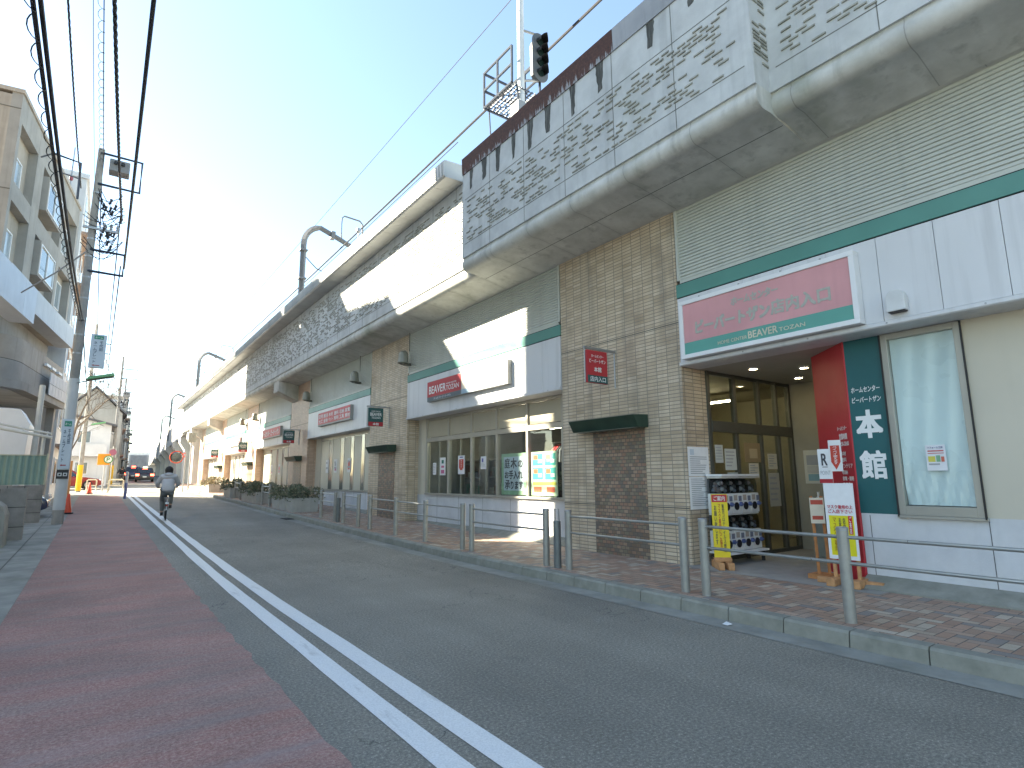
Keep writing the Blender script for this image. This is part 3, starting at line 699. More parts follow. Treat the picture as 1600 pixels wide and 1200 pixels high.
# far part: the viaduct carries on, bending a little, on open piers
mb = MB()
prev = None
for y in (FARY, 76, 86, 98, 112, 130, 155, 190, 240):
    x = 6.7 + bx(y) + (0.35 if y > FARY else 0); z = 0.0
    cur = [mb.V((x, y, 6.0)), mb.V((x, y, 8.9)), mb.V((x+9, y, 8.9)), mb.V((x+9, y, 6.0))]
    if prev:
        for k in range(4): mb.F([prev[k], prev[(k+1) % 4], cur[(k+1) % 4], cur[k]])
    else: mb.F(cur)
    prev = cur
mb.F(prev[::-1]); mb.obj('far_span', M['soffit'], via)
for y in (61.5, 69, 78, 90, 104, 122, 145):
    mb = MB(); x = 7.3+bx(y); mb.prism([(x, g(y)), (x, 4.6), (x-0.5, 5.4), (x-0.5, 6.0), (x+2.4, 6.0), (x+2.4, 5.4), (x+1.9, 4.6), (x+1.9, g(y))], 'y', y, y+1.5); mb.obj('concrete_pier', M['soffit'], via)
# ------------------------------------------------------------------ catenary masts, signal, running wires on the viaduct
def mast(y, lab, first=[None]):
    if first[0] is not None: return dup(first[0], (7.05+bx(y)*1.0, y, 6.9), label=lab)
    t = thing('catenary_mast', lab, 'railway mast', (7.05, y, 6.9), 0, 'curved catenary masts along the viaduct'); first[0] = t
    mb = MB(); pts = [(7.05, y, 6.9), (7.05, y, 12.5)]
    for k in range(1, 9):
        a = R(180-k*10); pts.append((7.95+0.9*math.cos(a), y, 12.6+0.98*math.sin(a)))
    pts += [(8.8, y, 13.2), (9.95, y, 12.72)]
    mb.tube(pts, 0.135, 4); mb.obj('curved_beam', M['beam'], t)
    mb = MB()
    for z in (9.4, 10.8, 12.2): mb.box(6.88, 7.22, y-0.16, y+0.16, z, z+0.07)
    mb.box(8.3, 8.5, y-0.16, y+0.16, 13.15, 13.5); mb.obj('clamp', M['beam'], t)
    mb = MB(); mb.tube([(8.85, y, 13.2), (8.83, y, 14.35), (8.95, y, 14.5), (9.75, y, 14.45), (9.9, y, 14.3), (9.97, y, 12.75)], 0.04, 6); mb.obj('wire_hoop', M['beam'], t)
    for dx in (9.35, 9.6):
        mb = MB(); mb.lathe((dx, y, 12.2), [(0.03, 0), (0.08, 0.05), (0.03, 0.1), (0.09, 0.16), (0.03, 0.22), (0.09, 0.28), (0.03, 0.34), (0.02, 0.6)], 10); mb.obj('insulator', pm('porcelain', (0.12, 0.10, 0.10), 0.2), t)
    mb = MB(); mb.tube([(7.1, y, 12.0), (7.7, y+0.05, 11.5), (8.4, y+.1, 11.3), (9.3, y+0.1, 12.1)], 0.022, 5); mb.obj('jumper_cable', M['cable'], t)
    return t
for y, lab in zip((26.5, 60.5, 93, 126), ('tall grey catenary mast with curved arm and hoop, nearest of the row', 'second catenary mast, above the sunlit stretch of the viaduct', 'third catenary mast far along the viaduct', 'farthest small catenary mast on the viaduct')): mast(y, lab)
def wire(name, pts, r, label, cat='wire', group=None, mat=None, n=6):
    mb = MB(); mb.tube(pts, r, n); return tag(mb.obj(name, mat or M['cable'], base=pts[0]), label, cat, group)
wire('overhead_wire', [(8.5, y, 12.35+0.25*((y-24)/30)**2) for y in range(-12, 130, 6)], 0.036, 'dark trolley feeder wire slanting across the sky above the viaduct')
wire('overhead_wire', [(7.2, y, 13.05+0.2*((y-14)/30)**2) for y in range(-12, 130, 6)], 0.010, 'hair thin earth wire running to the top of the nearest catenary mast')
wire('overhead_wire', [(7.0, y, 10.25+0.1*((y-34)/30)**2) for y in range(12, 130, 6)], 0.012, 'thin wire just above the ribbed noise cover')
t = thing('railway_signal', 'railway colour light signal with four hooded lamps on a white mast', 'railway signal', (7.5, 9.85, 6.9))
mb = MB(); mb.tube([(7.5, 9.85, 6.9), (7.5, 9.85, 15.5)], 0.085, 12); mb.obj('mast', pm('white_mast', (0.55, 0.57, 0.58), 0.45, 0.06, 3, streak=.2), t, smooth='auto')
mb = MB(); hx, hy, hz = 7.93, 9.62, 11.68
prof = []
for k in range(24):
    a = 2*math.pi*k/24; r_ = 0.235; cz = 0.42 if math.sin(a) > 0 else -0.42
    prof.append((hx+r_*math.cos(a), hz+cz+r_*math.sin(a)))
mb.prism(prof, 'y', hy, hy+0.03); sh_ = mb.obj('backboard', pm('signal_grey', (0.10, 0.105, 0.11), 0.5), t)
mb = MB(); mb.prism([(hx+(p[0]-hx)*0.7, hz+(p[1]-hz)*0.85) for p in prof], 'y', hy+0.03, hy+0.2); mb.obj('lamp_housing', pm('signal_grey', (0.10, 0.105, 0.11), 0.5), sh_)
for k in range(4):
    z = hz+0.42-k*0.28
    mb = MB()
    A = []; B = []
    for j in range(13):
        a = R(-20+j*220/12); A.append(mb.V((hx+0.115*math.cos(a), hy, z+0.115*math.sin(a)))); B.append(mb.V((hx+0.115*math.cos(a), hy-0.28+0.1*abs(math.cos(a)), z+0.115*math.sin(a)-0.03)))
    for j in range(12): mb.F([A[j], A[j+1], B[j+1], B[j]])
    mb.obj('hood', M['black'], t)
    mb = MB(); mb.tube([(hx, hy-0.004, z), (hx, hy-0.02, z)], 0.10, 16); mb.obj('lens', pm('dark_lens', (0.015, 0.03, 0.028), 0.12), t)
mb = MB(); mb.tube([(7.5, 9.85, 12.4), (7.93, 9.7, 12.35)], 0.03, 6); mb.tube([(7.5, 9.85, 11.0), (7.93, 9.7, 11.1)], 0.03, 6); mb.obj('bracket', M['galv'], t)
mb = MB(); zf, zr = 10.75, 11.72
xs, xe, ya, yb = 7.15, 8.0, 9.75, 10.95
for x in (xs, xe):
    for y in (ya, (ya+yb)/2, yb): mb.tube([(x, y, zf), (x, y, zr)], 0.034, 6)
    for z in (zr, (zf+zr)/2, zf): mb.tube([(x, ya, z), (x, yb, z)], 0.034, 6)
for z in (zr, (zf+zr)/2, zf): mb.tube([(xs, yb, z), (xe, yb, z)], 0.034, 6)
for x in (7.575,): mb.tube([(x, yb, zf), (x, yb, zr)], 0.024, 6)
mb.tube([(7.3, yb, zf), (7.3, yb-.2, 8.6)], 0.02, 6); mb.tube([(7.3, ya, zf), (7.5, ya+.1, 9.6)], 0.03, 6)
pf = mb.obj('service_platform', M['bluesteel'], t)
mb = MB()
for k in range(9): mb.box(xs+k*0.1, xs+k*0.1+0.03, ya, yb, zf-0.03, zf)
for k in range(12): mb.box(xs, xe, ya+k*0.105, ya+k*0.105+0.015, zf-0.045, zf-0.03)
mb.obj('grating', M['bluesteel'], pf)
mb = MB(); mb.box(7.3, 7.7, 9.7, 10.05, 9.4, 10.35); mb.obj('junction_box', pm('signal_box_grey', (0.25, 0.26, 0.27), 0.5), t, bevel=0.02)
t = thing('antenna_post', 'small thin post with a knob standing on the noise cover', 'antenna', (7.1, 19.4, 9.0))
mb = MB(); mb.tube([(7.1, 19.4, 8.9), (7.1, 19.4, 10.5)], 0.025, 6); mb.obj('post', M['galv'], t); mb = MB(); mb.lathe((7.1, 19.4, 10.5), [(0.04, 0), (0.09, 0.06), (0.09, 0.16), (0.03, 0.2)], 10); mb.obj('knob', M['galv'], t)

# ------------------------------------------------------------------ canopies, wall lamps, projecting signs, fascia signs
cl = ['dark green canopy over the mosaic panel of the pillar beside the entrance', 'dark green canopy over the mosaic panel on the second pillar', 'dark green canopy on the third, sunlit salmon pillar', 'small dark canopy on the fourth pillar', 'small dark canopy on the fifth pillar']
for k in range(0, 5):
    a = pil(k)[0]
    t = thing('wall_canopy', cl[k], 'canopy', (FX, a+1.5, 2.45), 0, 'dark green canopies on the shop pillars')
    mb = MB(); prof = [(FX, 2.335), (FX-0.26, 2.335), (FX-0.38, 2.54), (FX, 2.56)]
    mb.prism(prof, 'y', a+0.74, a+2.38); mb.obj('hood', M['canopy'], t, bevel=0.012)
    mb = MB(); mb.box(FX-0.30, FX-0.02, a+0.8, a+2.3, 2.322, 2.334); mb.obj('light_panel', pm('dull_acrylic', (0.10, 0.12, 0.10), 0.3), t)
wl = [(15.75, 7.55, 'bell shaped lamp on the left corner of the louvre above the display window bay'), (19.85, 7.55, 'bell shaped lamp on the louvre left of the second pillar'), (25.75, 7.55, 'bell shaped lamp at the far end of the third bay louvre'), (36.0, 7.55, 'bell shaped lamp on the sunlit fourth bay'), (39.6, 7.55, 'bell shaped lamp on the sunlit fifth bay')]
for y, x, lab in wl:
    t = thing('wall_lamp', lab, 'wall lamp', (x, y, 5.2), 0, 'bell shaped wall lamps on the arcade')
    mb = MB(); mb.lathe((x-0.22, y, 4.98), [(0.01, 0.40), (0.08, 0.385), (0.13, 0.33), (0.15, 0.22), (0.16, 0.04), (0.175, 0.0), (0.14, 0.0), (0.13, 0.2)], 20); mb.obj('bell_shade', M['lampgrey'], t, smooth=True)
    mb = MB(); mb.box(x-0.20, x+0.03, y-0.04, y+0.04, 4.92, 5.0); mb.tube([(x-0.02, y, 5.38), (x-0.02, y, 6.0)], 0.012, 6); mb.lathe((x-0.22, y, 4.95), [(0.10, 0), (0.11, 0.05)], 14); mb.obj('mount', pm('lamp_mount', (0.12, 0.12, 0.10), 0.4), t)
t = thing('wall_vent', 'small metal vent hood on the white fascia right of the pink sign', 'vent hood', (7.57, 2.56, 3.5))
mb = MB(); prof = [(2.66, 3.41), (2.66, 3.58), (2.635, 3.64), (2.60, 3.665), (2.52, 3.665), (2.485, 3.64), (2.46, 3.58), (2.46, 3.41)]
mb.prism(prof, 'x', 7.46, 7.575); mb.obj('hood', pm('fascia_vent', (0.60, 0.615, 0.62), 0.4), t, bevel=0.012)
mb = MB(); mb.box(7.47, 7.57, 2.475, 2.645, 3.40, 3.409); mb.obj('outlet', M['black'], t)
# projecting signs on brackets
teal_d = cm((0.03, 0.10, 0.10)); red_s = cm((0.46, 0.035, 0.045))
def proj_sign(k, lab, redone=False):
    y = pil(k)[0] + (1.46 if k == 0 else 1.3); x0, x1 = 6.86, 7.36; z0, z1 = 3.15, 3.74
    t = thing('projecting_sign', lab, 'hanging sign', (FX, y, 3.5), 0, 'small signs hung on brackets from the pillars')
    mb = MB(); mb.box(x0, x1, y-0.03, y+0.03, z0, z1); p = mb.obj('panel', red_s if redone else teal_d, t, bevel=0.006)
    mb = MB(); mb.box(x0-0.05, FX, y-0.02, y+0.02, z1+0.02, z1+0.06); mb.tube([(FX-0.02, y, 3.1), (FX-0.02, y, z1+0.06)], 0.014, 6); mb.tube([(x0-0.03, y, z0), (x0-0.03, y, z1+.05)], 0.012, 6)
    mb.tube([(x0+0.08, y, z1), (x0+0.08, y, z1+.03)], 0.01, 6); mb.tube([(x1-0.08, y, z1), (x1-0.08, y, z1+.03)], 0.01, 6); mb.obj('bracket', M['galv'], t)
    o = (x0, y-0.03, z0); rt = (1, 0, 0); W_ = x1-x0; H_ = z1-z0
    mb = MB(); mb.rect(o, rt, UP, 0.005, 0.005, W_-0.01, 0.13, 0.003); mb.obj('lower_strip', teal_d if redone else red_s, p)
    mb = MB()
    if redone:
        write(mb, 'ホームセンター', o, rt, UP, 0.1, 0.46, 0.30, 0.055, 0.005, 0.01); write(mb, 'ビーバートザン', o, rt, UP, 0.05, 0.36, 0.40, 0.07, 0.005, 0.012)
        write(mb, '本館', o, rt, UP, 0.16, 0.20, 0.18, 0.09, 0.005, 0.012); write(mb, '店内入口', o, rt, UP, 0.06, 0.025, 0.38, 0.09, 0.006, 0.012)
    else:
        write(mb, 'HOME CENTER', o, rt, UP, 0.1, 0.46, 0.30, 0.035, 0.005, 0.01); write(mb, 'BEAVER', o, rt, UP, 0.06, 0.33, 0.38, 0.10, 0.005, 0.02)
        write(mb, 'TOZAN', o, rt, UP, 0.1, 0.24, 0.30, 0.06, 0.005, 0.015); write(mb, '本館', o, rt, UP, 0.15, 0.03, 0.2, 0.08, 0.006, 0.02)
    mb.obj('lettering', wh, p)
proj_sign(0, 'red hanging sign with white lettering and dark strip on the nearest pillar', True)
for k, l in ((1, 'dark teal hanging sign on the second pillar, left of the display window'), (2, 'dark teal hanging sign on the third, salmon tiled pillar'), (3, 'dark teal hanging sign on the fourth pillar'), (4, 'small dark hanging sign on the far fifth pillar in the sun')): proj_sign(k, l)
# main pink sign over the entrance
t = thing('entrance_sign', 'large faded pink and teal shop sign in a white box frame above the entrance', 'shop sign', (7.5, 4.3, 3.8))
xf = 7.43; ya, yb, z0, z1 = 5.60, 2.94, 3.345, 4.29
mb = MB(); F_ = 0.065
mb.box(xf, 7.575, yb, ya, z1-F_, z1); mb.box(xf, 7.575, yb, ya, z0, z0+F_); mb.box(xf, 7.575, ya-F_, ya, z0+F_, z1-F_); mb.box(xf, 7.575, yb, yb+F_, z0+F_, z1-F_)
mb.obj('box_frame', M['whiteplain'], t, bevel=0.005)
o = (xf+0.02, ya-F_, z0+F_); W_ = ya-yb-2*F_; H_ = z1-z0-2*F_
mb = MB(); mb.slab(o, RT, UP, 0, 0.19, W_, H_-0.19, -0.02, 0); pp = mb.obj('pink_panel', pm('faded_pink', (0.62, 0.31, 0.325), 0.35, 0.10, 0.8, streak=.08), t)
mb = MB(); mb.slab(o, RT, UP, 0, 0.0, W_, 0.189, -0.02, 0); tp = mb.obj('teal_strip', pm('sign_teal', (0.11, 0.34, 0.29), 0.35, 0.04, 2), t)
gr_ = pm('faded_grey_lettering', (0.40, 0.40, 0.36), 0.5, 0.1, 20)
mb = MB(); write(mb, 'ホームセンター', o, RT, UP, 0.86, 0.595, 0.72, 0.12, 0.003, 0.04, 0.12)
write(mb, 'ビーバートザン', o, RT, UP, 0.22, 0.30, 1.22, 0.20, 0.003, 0.045, 0.05); write(mb, '店内入口', o, RT, UP, 1.47, 0.31, 0.80, 0.20, 0.003, 0.035)
mb.obj('lettering', gr_, pp)
mb = MB(); write(mb, 'HOME CENTER', o, RT, UP, 0.60, 0.05, 0.48, 0.05, 0.003, 0.006); write(mb, 'BEAVER', o, RT, UP, 1.10, 0.045, 0.44, 0.10, 0.003, 0.02); write(mb, 'TOZAN', o, RT, UP, 1.56, 0.05, 0.36, 0.055, 0.003, 0.006)
mb.obj('lettering', pm('cream_lettering', (0.60, 0.56, 0.44), 0.5), tp)
mb = MB()
for y in (5.3, 4.6, 3.95, 3.4): mb.lathe((0, 0, 0), [(0.001, 0)], 3) if False else mb.tube([(7.572, y, 4.345), (7.56, y, 4.345)], 0.014, 8)
mb.obj('bolt', M['galv'], t)
def fascia_sign(name, lab, ya, yb, z0, z1, parts):
    t = thing(name, lab, 'shop sign', (7.5, (ya+yb)/2, (z0+z1)/2), 0, 'signs on the white fascias of the arcade')
    mb = MB(); mb.box(7.46, 7.578, yb, ya, z0, z1); b_ = mb.obj('sign_box', pm('sign_box_grey', (0.30, 0.30, 0.28), 0.5), t, bevel=0.006)
    parts((7.46, ya, z0), ya-yb, z1-z0, b_)
def p2(o, W_, H_, par):
    mb = MB(); mb.rect(o, RT, UP, 0.01, 0.125, W_*0.47, H_-0.135, 0.002); mb.obj('red_panel', red_s, par)
    mb = MB(); mb.rect(o, RT, UP, 0.01, 0.01, W_*0.47, 0.114, 0.002); mb.obj('grey_strip', cm((0.10, 0.13, 0.15)), par)
    mb = MB(); mb.rect(o, RT, UP, W_*0.475+0.015, 0.125, W_*0.52-0.02, H_-0.135, 0.002); mb.obj('cream_panel', cm((0.70, 0.62, 0.52)), par)
    mb = MB(); mb.rect(o, RT, UP, W_*0.475+0.015, 0.01, W_*0.52-0.02, 0.114, 0.002); mb.obj('blue_strip', cm((0.30, 0.45, 0.55)), par)
    mb = MB(); write(mb, 'BEAVER', o, RT, UP, 0.12, 0.21, 0.95, 0.21, 0.004, 0.02); write(mb, 'HOME CENTER', o, RT, UP, 1.09, 0.37, 0.55, 0.04, 0.004, 0.01); write(mb, 'TOZAN', o, RT, UP, 1.09, 0.21, 0.68, 0.13, 0.004, 0.012)
    write(mb, 'ホームセンター ビーバートザン', o, RT, UP, 0.40, 0.035, 0.95, 0.06, 0.004, 0.008); mb.obj('lettering', wh, par)
fascia_sign('fascia_sign', 'red and cream fascia sign with white lettering above the display window', 14.38, 10.42, 3.63, 4.20, p2)
pinkred = cm((0.58, 0.10, 0.11))
def p3(o, W_, H_, par):
    mb = MB(); mb.rect(o, RT, UP, 0.01, 0.07, W_*0.5-0.015, H_-0.08, 0.002); mb.rect(o, RT, UP, W_*0.5+0.005, 0.07, W_*0.5-0.015, H_-0.08, 0.002); mb.obj('red_panel', pinkred, par)
    mb = MB()
    for r_, z in enumerate((0.32, 0.12)):
        for k, s_ in enumerate([['日用', '園芸用', '木材'], ['大工', '金物', 'ペット']][r_]):
            write(mb, s_, o, RT, UP, 0.12+k*0.62, z, 0.5, 0.15, 0.004, 0.02); write(mb, ['塗料', '収納', '家電'][k] if r_ == 0 else ['照明', '工具', '資材'][k], o, RT, UP, W_*0.5+0.12+k*0.62, z, 0.5, 0.15, 0.004, 0.02)
    mb.obj('lettering', wh, par)
fascia_sign('fascia_sign', 'red fascia sign with two rows of white characters on the third bay', 24.3, 20.5, 3.68, 4.24, p3)
def p4(o, W_, H_, par):
    mb = MB(); mb.rect(o, RT, UP, 0.01, 0.06, W_-0.02, H_-0.07, 0.002); mb.obj('red_panel', pinkred, par)
    mb = MB(); write(mb, 'ホームセンター', o, RT, UP, 0.15, 0.13, 1.6, 0.28, 0.004, 0.025); write(mb, 'ビーバートザン', o, RT, UP, 2.0, 0.13, 1.7, 0.28, 0.004, 0.025); mb.obj('lettering', wh, par)
fascia_sign('fascia_sign', 'red fascia sign with one row of white characters on the fourth bay', 34.4, 30.5, 3.70, 4.22, p4)
fascia_sign('fascia_sign', 'red fascia sign on the far fifth bay, partly in the sun', 44.5, 40.6, 3.75, 4.25, p4)
# ------------------------------------------------------------------ guard rails, bollards
def guard_rail(ys, lab, x=5.86, rails=None, name='guard_rail'):
    t = thing(name, lab, 'guard rail', (x, ys[0], g(ys[0])+0.13), 0, 'grey guard rails along the kerb')
    for y in ys:
        mb = MB(); z = g(y)+0.125
        mb.lathe((x, y, z), [(0.052, 0), (0.052, 0.865)], 16); p = mb.obj('post', M['post'], t, smooth='auto')
        mb = MB(); mb.lathe((x, y, z), [(0.054, 0.85), (0.055, 0.875), (0.045, 0.885)], 16); mb.obj('cap', M['galv'], p)
    a, b = (rails or (ys[0], ys[-1]))
    for h in (0.785, 0.545):
        mb = MB(); n = max(2, int((b-a)/1.5)); mb.tube([(x, a+(b-a)*k/n, g(a+(b-a)*k/n)+0.13+h) for k in range(n+1)], 0.0175, 10); mb.obj('rail', M['steel'], t, smooth='auto')
    return t
guard_rail([2.68, 4.25], 'nearest guard rail, in front of the entrance and cut by the right edge', rails=(-3.0, 4.25))
guard_rail([4.54, 6.64], 'two post guard rail in front of the nearest mosaic pillar')
guard_rail([7.17, 9.39], 'two post guard rail in front of the sunlit end of the display window')
guard_rail([9.72, 11.28, 12.79, 14.37], 'four post guard rail in front of the long display window bay')
guard_rail([15.19, 16.36], 'short two post guard rail in front of the second pillar')
guard_rail([17.05, 18.36], 'short guard rail between the dark bollard and the first planter')
guard_rail([25.0, 26.3], 'short guard rail between the first and second planter groups')
guard_rail([30.9, 32.3], 'short guard rail between the second and third planter groups')
def bollard(y, lab, x=5.85):
    t = thing('steel_bollard', lab, 'bollard', (x, y, g(y)+0.13), 0, 'dark bollards at the gaps in the guard rail')
    z = g(y)+0.125
    mb = MB(); mb.lathe((x, y, z), [(0.058, 0), (0.058, 0.70), (0.05, 0.71)], 16); mb.obj('post', M['postdark'], t, smooth='auto')
    mb = MB(); mb.tube([(x, y-0.045, z+0.70), (x, y-0.045, z+0.89), (x, y+0.045, z+0.89), (x, y+0.045, z+0.70)], 0.012, 8); mb.obj('lifting_handle', M['galv'], t)
bollard(6.89, 'dark lift out bollard with a loop handle, nearest of the two'); bollard(16.75, 'dark lift out bollard beside the second pillar')
# ------------------------------------------------------------------ planters and their shrubs
def leafy(mb, c, rx, ry, rz, n, s, seed, droop=0.2):
    r = random.Random(seed)
    for _ in range(n):
        while True:
            p = Vector((r.uniform(-1, 1), r.uniform(-1, 1), r.uniform(-0.55, 1)))
            if 0.25 < p.length < 1.05+0.25*math.sin(p.x*5+seed)+0.15*math.sin(p.y*7): break
        q = Vector((c[0]+p.x*rx, c[1]+p.y*ry, c[2]+p.z*rz - droop*max(0, p.xy.length-.7)*0.4))
        d = Vector((p.x+r.uniform(-.6, .6), p.y+r.uniform(-.6, .6), p.z*0.6+r.uniform(-.4, .8))).normalized()
        sd = d.cross(Vector((r.uniform(-1, 1), r.uniform(-1, 1), r.uniform(-1, 1)))).normalized()
        L = s*r.uniform(0.7, 1.6); mb.cur = 0 if r.random() < .55 else (1 if r.random() < .75 else 2)
        mb.F([mb.V(q-sd*L*.22), mb.V(q+d*L*.5-sd*L*.26), mb.V(q+d*L), mb.V(q+d*L*.5+sd*L*.26)])
LEAF = [pm('leaf_dark', (0.13, 0.15, 0.095), 0.55, 0.25, 6), pm('leaf_mid', (0.24, 0.25, 0.16), 0.55, 0.25, 6), pm('leaf_dry', (0.36, 0.30, 0.21), 0.6, 0.25, 6)]
def planter(y0, lab, slab_, dry=False, x0=5.74, L=0.97, h=0.50, shrub=True):
    z = g(y0+L/2)+0.12
    t = thing('planter_box', lab, 'planter', (x0+0.45, y0+L/2, z), 0, 'concrete planter boxes along the kerb')
    mb = MB(); T = 0.06; x1 = x0+0.92; y1 = y0+L
    P = lambda e, zz: [(x0-e, y0-e*.5, zz), (x1+e, y0-e*.5, zz), (x1+e, y1+e*.5, zz), (x0-e, y1+e*.5, zz)]
    a = [mb.V(p) for p in P(-0.03, z)]; b = [mb.V(p) for p in P(0, z+h)]; c = [mb.V(p) for p in P(-T, z+h)]; d = [mb.V(p) for p in P(-T, z+h-0.1)]
    for A, B in ((a, b), (b, c), (c, d)):
        for k in range(4): mb.F([A[k], A[(k+1) % 4], B[(k+1) % 4], B[k]])
    mb.F(a[::-1]); mb.obj('box', M['kerb'] if False else pm('planter_concrete', (0.42, 0.41, 0.38), 0.8, 0.12, 3.0, streak=0.25), t, bevel=0.012)
    mb = MB(); mb.poly([(x0+T, y0+T, z+h-0.07), (x1-T, y0+T, z+h-0.07), (x1-T, y1-T, z+h-0.07), (x0+T, y1-T, z+h-0.07)]); mb.obj('soil', pm('soil', (0.05, 0.035, 0.025), 0.95, 0.3, 20), t)
    if shrub:
        s = thing('shrub', slab_, 'shrub', (x0+0.46, y0+L/2, z+h-0.07), 0, 'low shrubs growing in the planter boxes')
        mb = MB(); c = (x0+0.46, y0+L/2, z+h+0.10)
        leafy(mb, c, 0.62, 0.60, 0.30, 1000 if y0 < 30 else 500, 0.075 if y0 < 30 else 0.11, int(y0*10), 0.5)
        mb.obj('foliage', LEAF if not dry else [LEAF[2], LEAF[1], LEAF[2]], s)
        mb = MB(); r = random.Random(int(y0*7))
        for k in range(14):
            a = r.uniform(0, 6.28); e = (c[0]+0.55*math.cos(a)*r.random(), c[1]+0.55*math.sin(a)*r.random(), c[2]+r.uniform(.05, .3)); mb.tube([(c[0]+r.uniform(-.2, .2), c[1]+r.uniform(-.25, .25), z+h-0.08), e], [0.009, 0.003], 4)
        mb.obj('stems', M['bark'], s)
pn = 0
ordn = ['nearest', 'second', 'third', 'fourth', 'fifth', 'sixth', 'seventh', 'eighth', 'ninth', 'tenth']
for grp in ((21.15, 22.16, 23.17), (27.0, 28.01, 29.02), (32.9, 33.9), (40.0, 41.0)):
    for y in grp:
        sun = ' in the sun' if y > 36 else ''
        planter(y, 'grey concrete planter box%s, %s along the kerb' % (sun, ordn[pn]), '%s low shrub in the %s planter box' % ('dry sunlit' if sun else 'dusty green', ordn[pn]), y > 36); pn += 1
# ------------------------------------------------------------------ entrance: notices, boards, capsule machines
def sheet(name, lab, cat, o, rt, up, W_, H_, items, group=None, paper=(0.82, 0.83, 0.84), th=0.004):
    o = Vector(o); rt = Vector(rt).normalized(); up = Vector(up)
    t = thing(name, lab, cat, tuple(o + rt*W_/2), 0, group)
    mb = MB(); mb.slab(o, rt, up, 0, 0, W_, H_, 0.0, th); pa = mb.obj('paper', cm(paper), t)
    by = {}
    for it in items: by.setdefault((it[0] != 't', it[1]), []).append(it)
    for (isr, c), its in by.items():
        mb = MB()
        for it in its:
            if isr: mb.rect(o, rt, up, it[2]*W_, it[3]*H_, it[4]*W_, it[5]*H_, th+0.0010+0.0003*items.index(it))
            else: write(mb, it[6], o, rt, up, it[2]*W_, it[3]*H_, it[4]*W_, it[5]*H_, th+0.0016+0.0003*len(items), it[7] if len(it) > 7 else 0.006)
        mb.obj('print_block' if isr else 'lettering', cm(c), pa)
    return t
INK = (0.06, 0.06, 0.07); GREY = (0.33, 0.34, 0.36); RED = (0.5, 0.03, 0.03)
def lines(n, y0, y1, x0=0.08, x1=0.92, c=GREY, seed=1):
    r = random.Random(seed); out = []
    for k in range(n):
        y = y1-(y1-y0)*(k+.5)/n; out.append(('r', c, x0, y, (x1-x0)*r.uniform(.55, 1), (y1-y0)/n*0.35))
    return out
sheet('notice', 'upper of the two white notices taped on the pillar side at the entrance', 'notice', (7.63, 5.737, 1.50), (1, 0, 0), UP, 0.54, 0.47, [('r', (0.55, 0.62, 0.70), 0.1, .72, .2, .2)] + lines(9, .05, .68, seed=2), 'white notices on the pillar')
sheet('notice', 'lower of the two white notices taped on the pillar side at the entrance', 'notice', (7.63, 5.737, 0.98), (1, 0, 0), UP, 0.54, 0.51, lines(15, .08, .95, seed=3), 'white notices on the pillar')
wg = 'notices hung behind the entrance glass'
for k, (x, z, w_, h_, lab, pc) in enumerate([(8.35, 1.72, 0.22, 0.30, 'small notice on the first glass door', (.5, .52, .48)), (8.62, 1.60, 0.33, 0.36, 'larger pale notice with lines on the first glass door', (.55, .58, .55)), (9.2, 1.74, 0.50, 0.34, 'brown board hung behind the second glass door', (.30, .22, .12)), (9.32, 1.46, 0.30, 0.26, 'small white notice below the brown board', (.66, .62, .52)), (9.95, 1.62, 0.30, 0.28, 'small square notice on the third glass door', (.6, .58, .48)), (8.66, 1.10, 0.30, 0.46, 'grey panel low on the first glass door', (.38, .42, .42)), (9.92, 0.95, 0.36, 0.6, 'tall grey panel on the third glass door', (.45, .44, .38))]):
    sheet('door_notice', lab, 'notice', (x, yd-0.012 if k != 2 else yd-0.02, z), (1, 0, 0), UP, w_, h_, lines(5, .1, .9, seed=k+5) if k not in (2, 5) else [('r', (.5, .4, .25), .3, .2, .5, .5)], wg, pc)
bw_ = (10.895, 0, 0)
for y, z, w_, h_, lab in ((5.55, 1.35, 0.62, 0.62, 'left poster on the olive back wall of the entrance'), (4.85, 1.15, 0.66, 0.8, 'right poster on the olive back wall of the entrance')):
    sheet('wall_poster', lab, 'poster', (10.895, y, z), RT, UP, w_, h_, [('r', (.30, .32, .34), .08, .55, .84, .3), ('r', (.2, .35, .4), .1, .08, .8, .2)] + lines(6, .3, .52, seed=9), 'posters on the back wall', (.52, .52, .46))
t = thing('red_counter', 'red edged counter shelf against the back wall of the entrance', 'counter', (10.6, 4.6, 0.14)); mb = MB(); mb.box(10.5, 10.88, 4.2, 5.1, 0.86, 0.90); mb.obj('shelf', pm('counter_red', (0.26, 0.04, 0.035), 0.4), t); mb = MB(); mb.box(10.55, 10.85, 4.25, 4.30, 0.14, 0.86); mb.box(10.55, 10.85, 5.0, 5.05, 0.14, 0.86); mb.obj('support', M['wood'], t)
t = thing('hand_sanitiser_stand', 'narrow stand with a white pump bottle in the entrance', 'stand', (10.1, 4.95, 0.14)); mb = MB(); mb.box(9.98, 10.22, 4.85, 5.05, 0.14, 0.95); mb.obj('stand', pm('stand_grey', (.22, .24, .22), .5), t, bevel=.01); mb = MB(); mb.lathe((10.1, 4.95, 0.95), [(0.05, 0), (0.05, 0.16), (0.02, 0.2), (0.02, 0.26), (0.03, .27)], 12); mb.obj('bottle', M['whiteplain'], t)
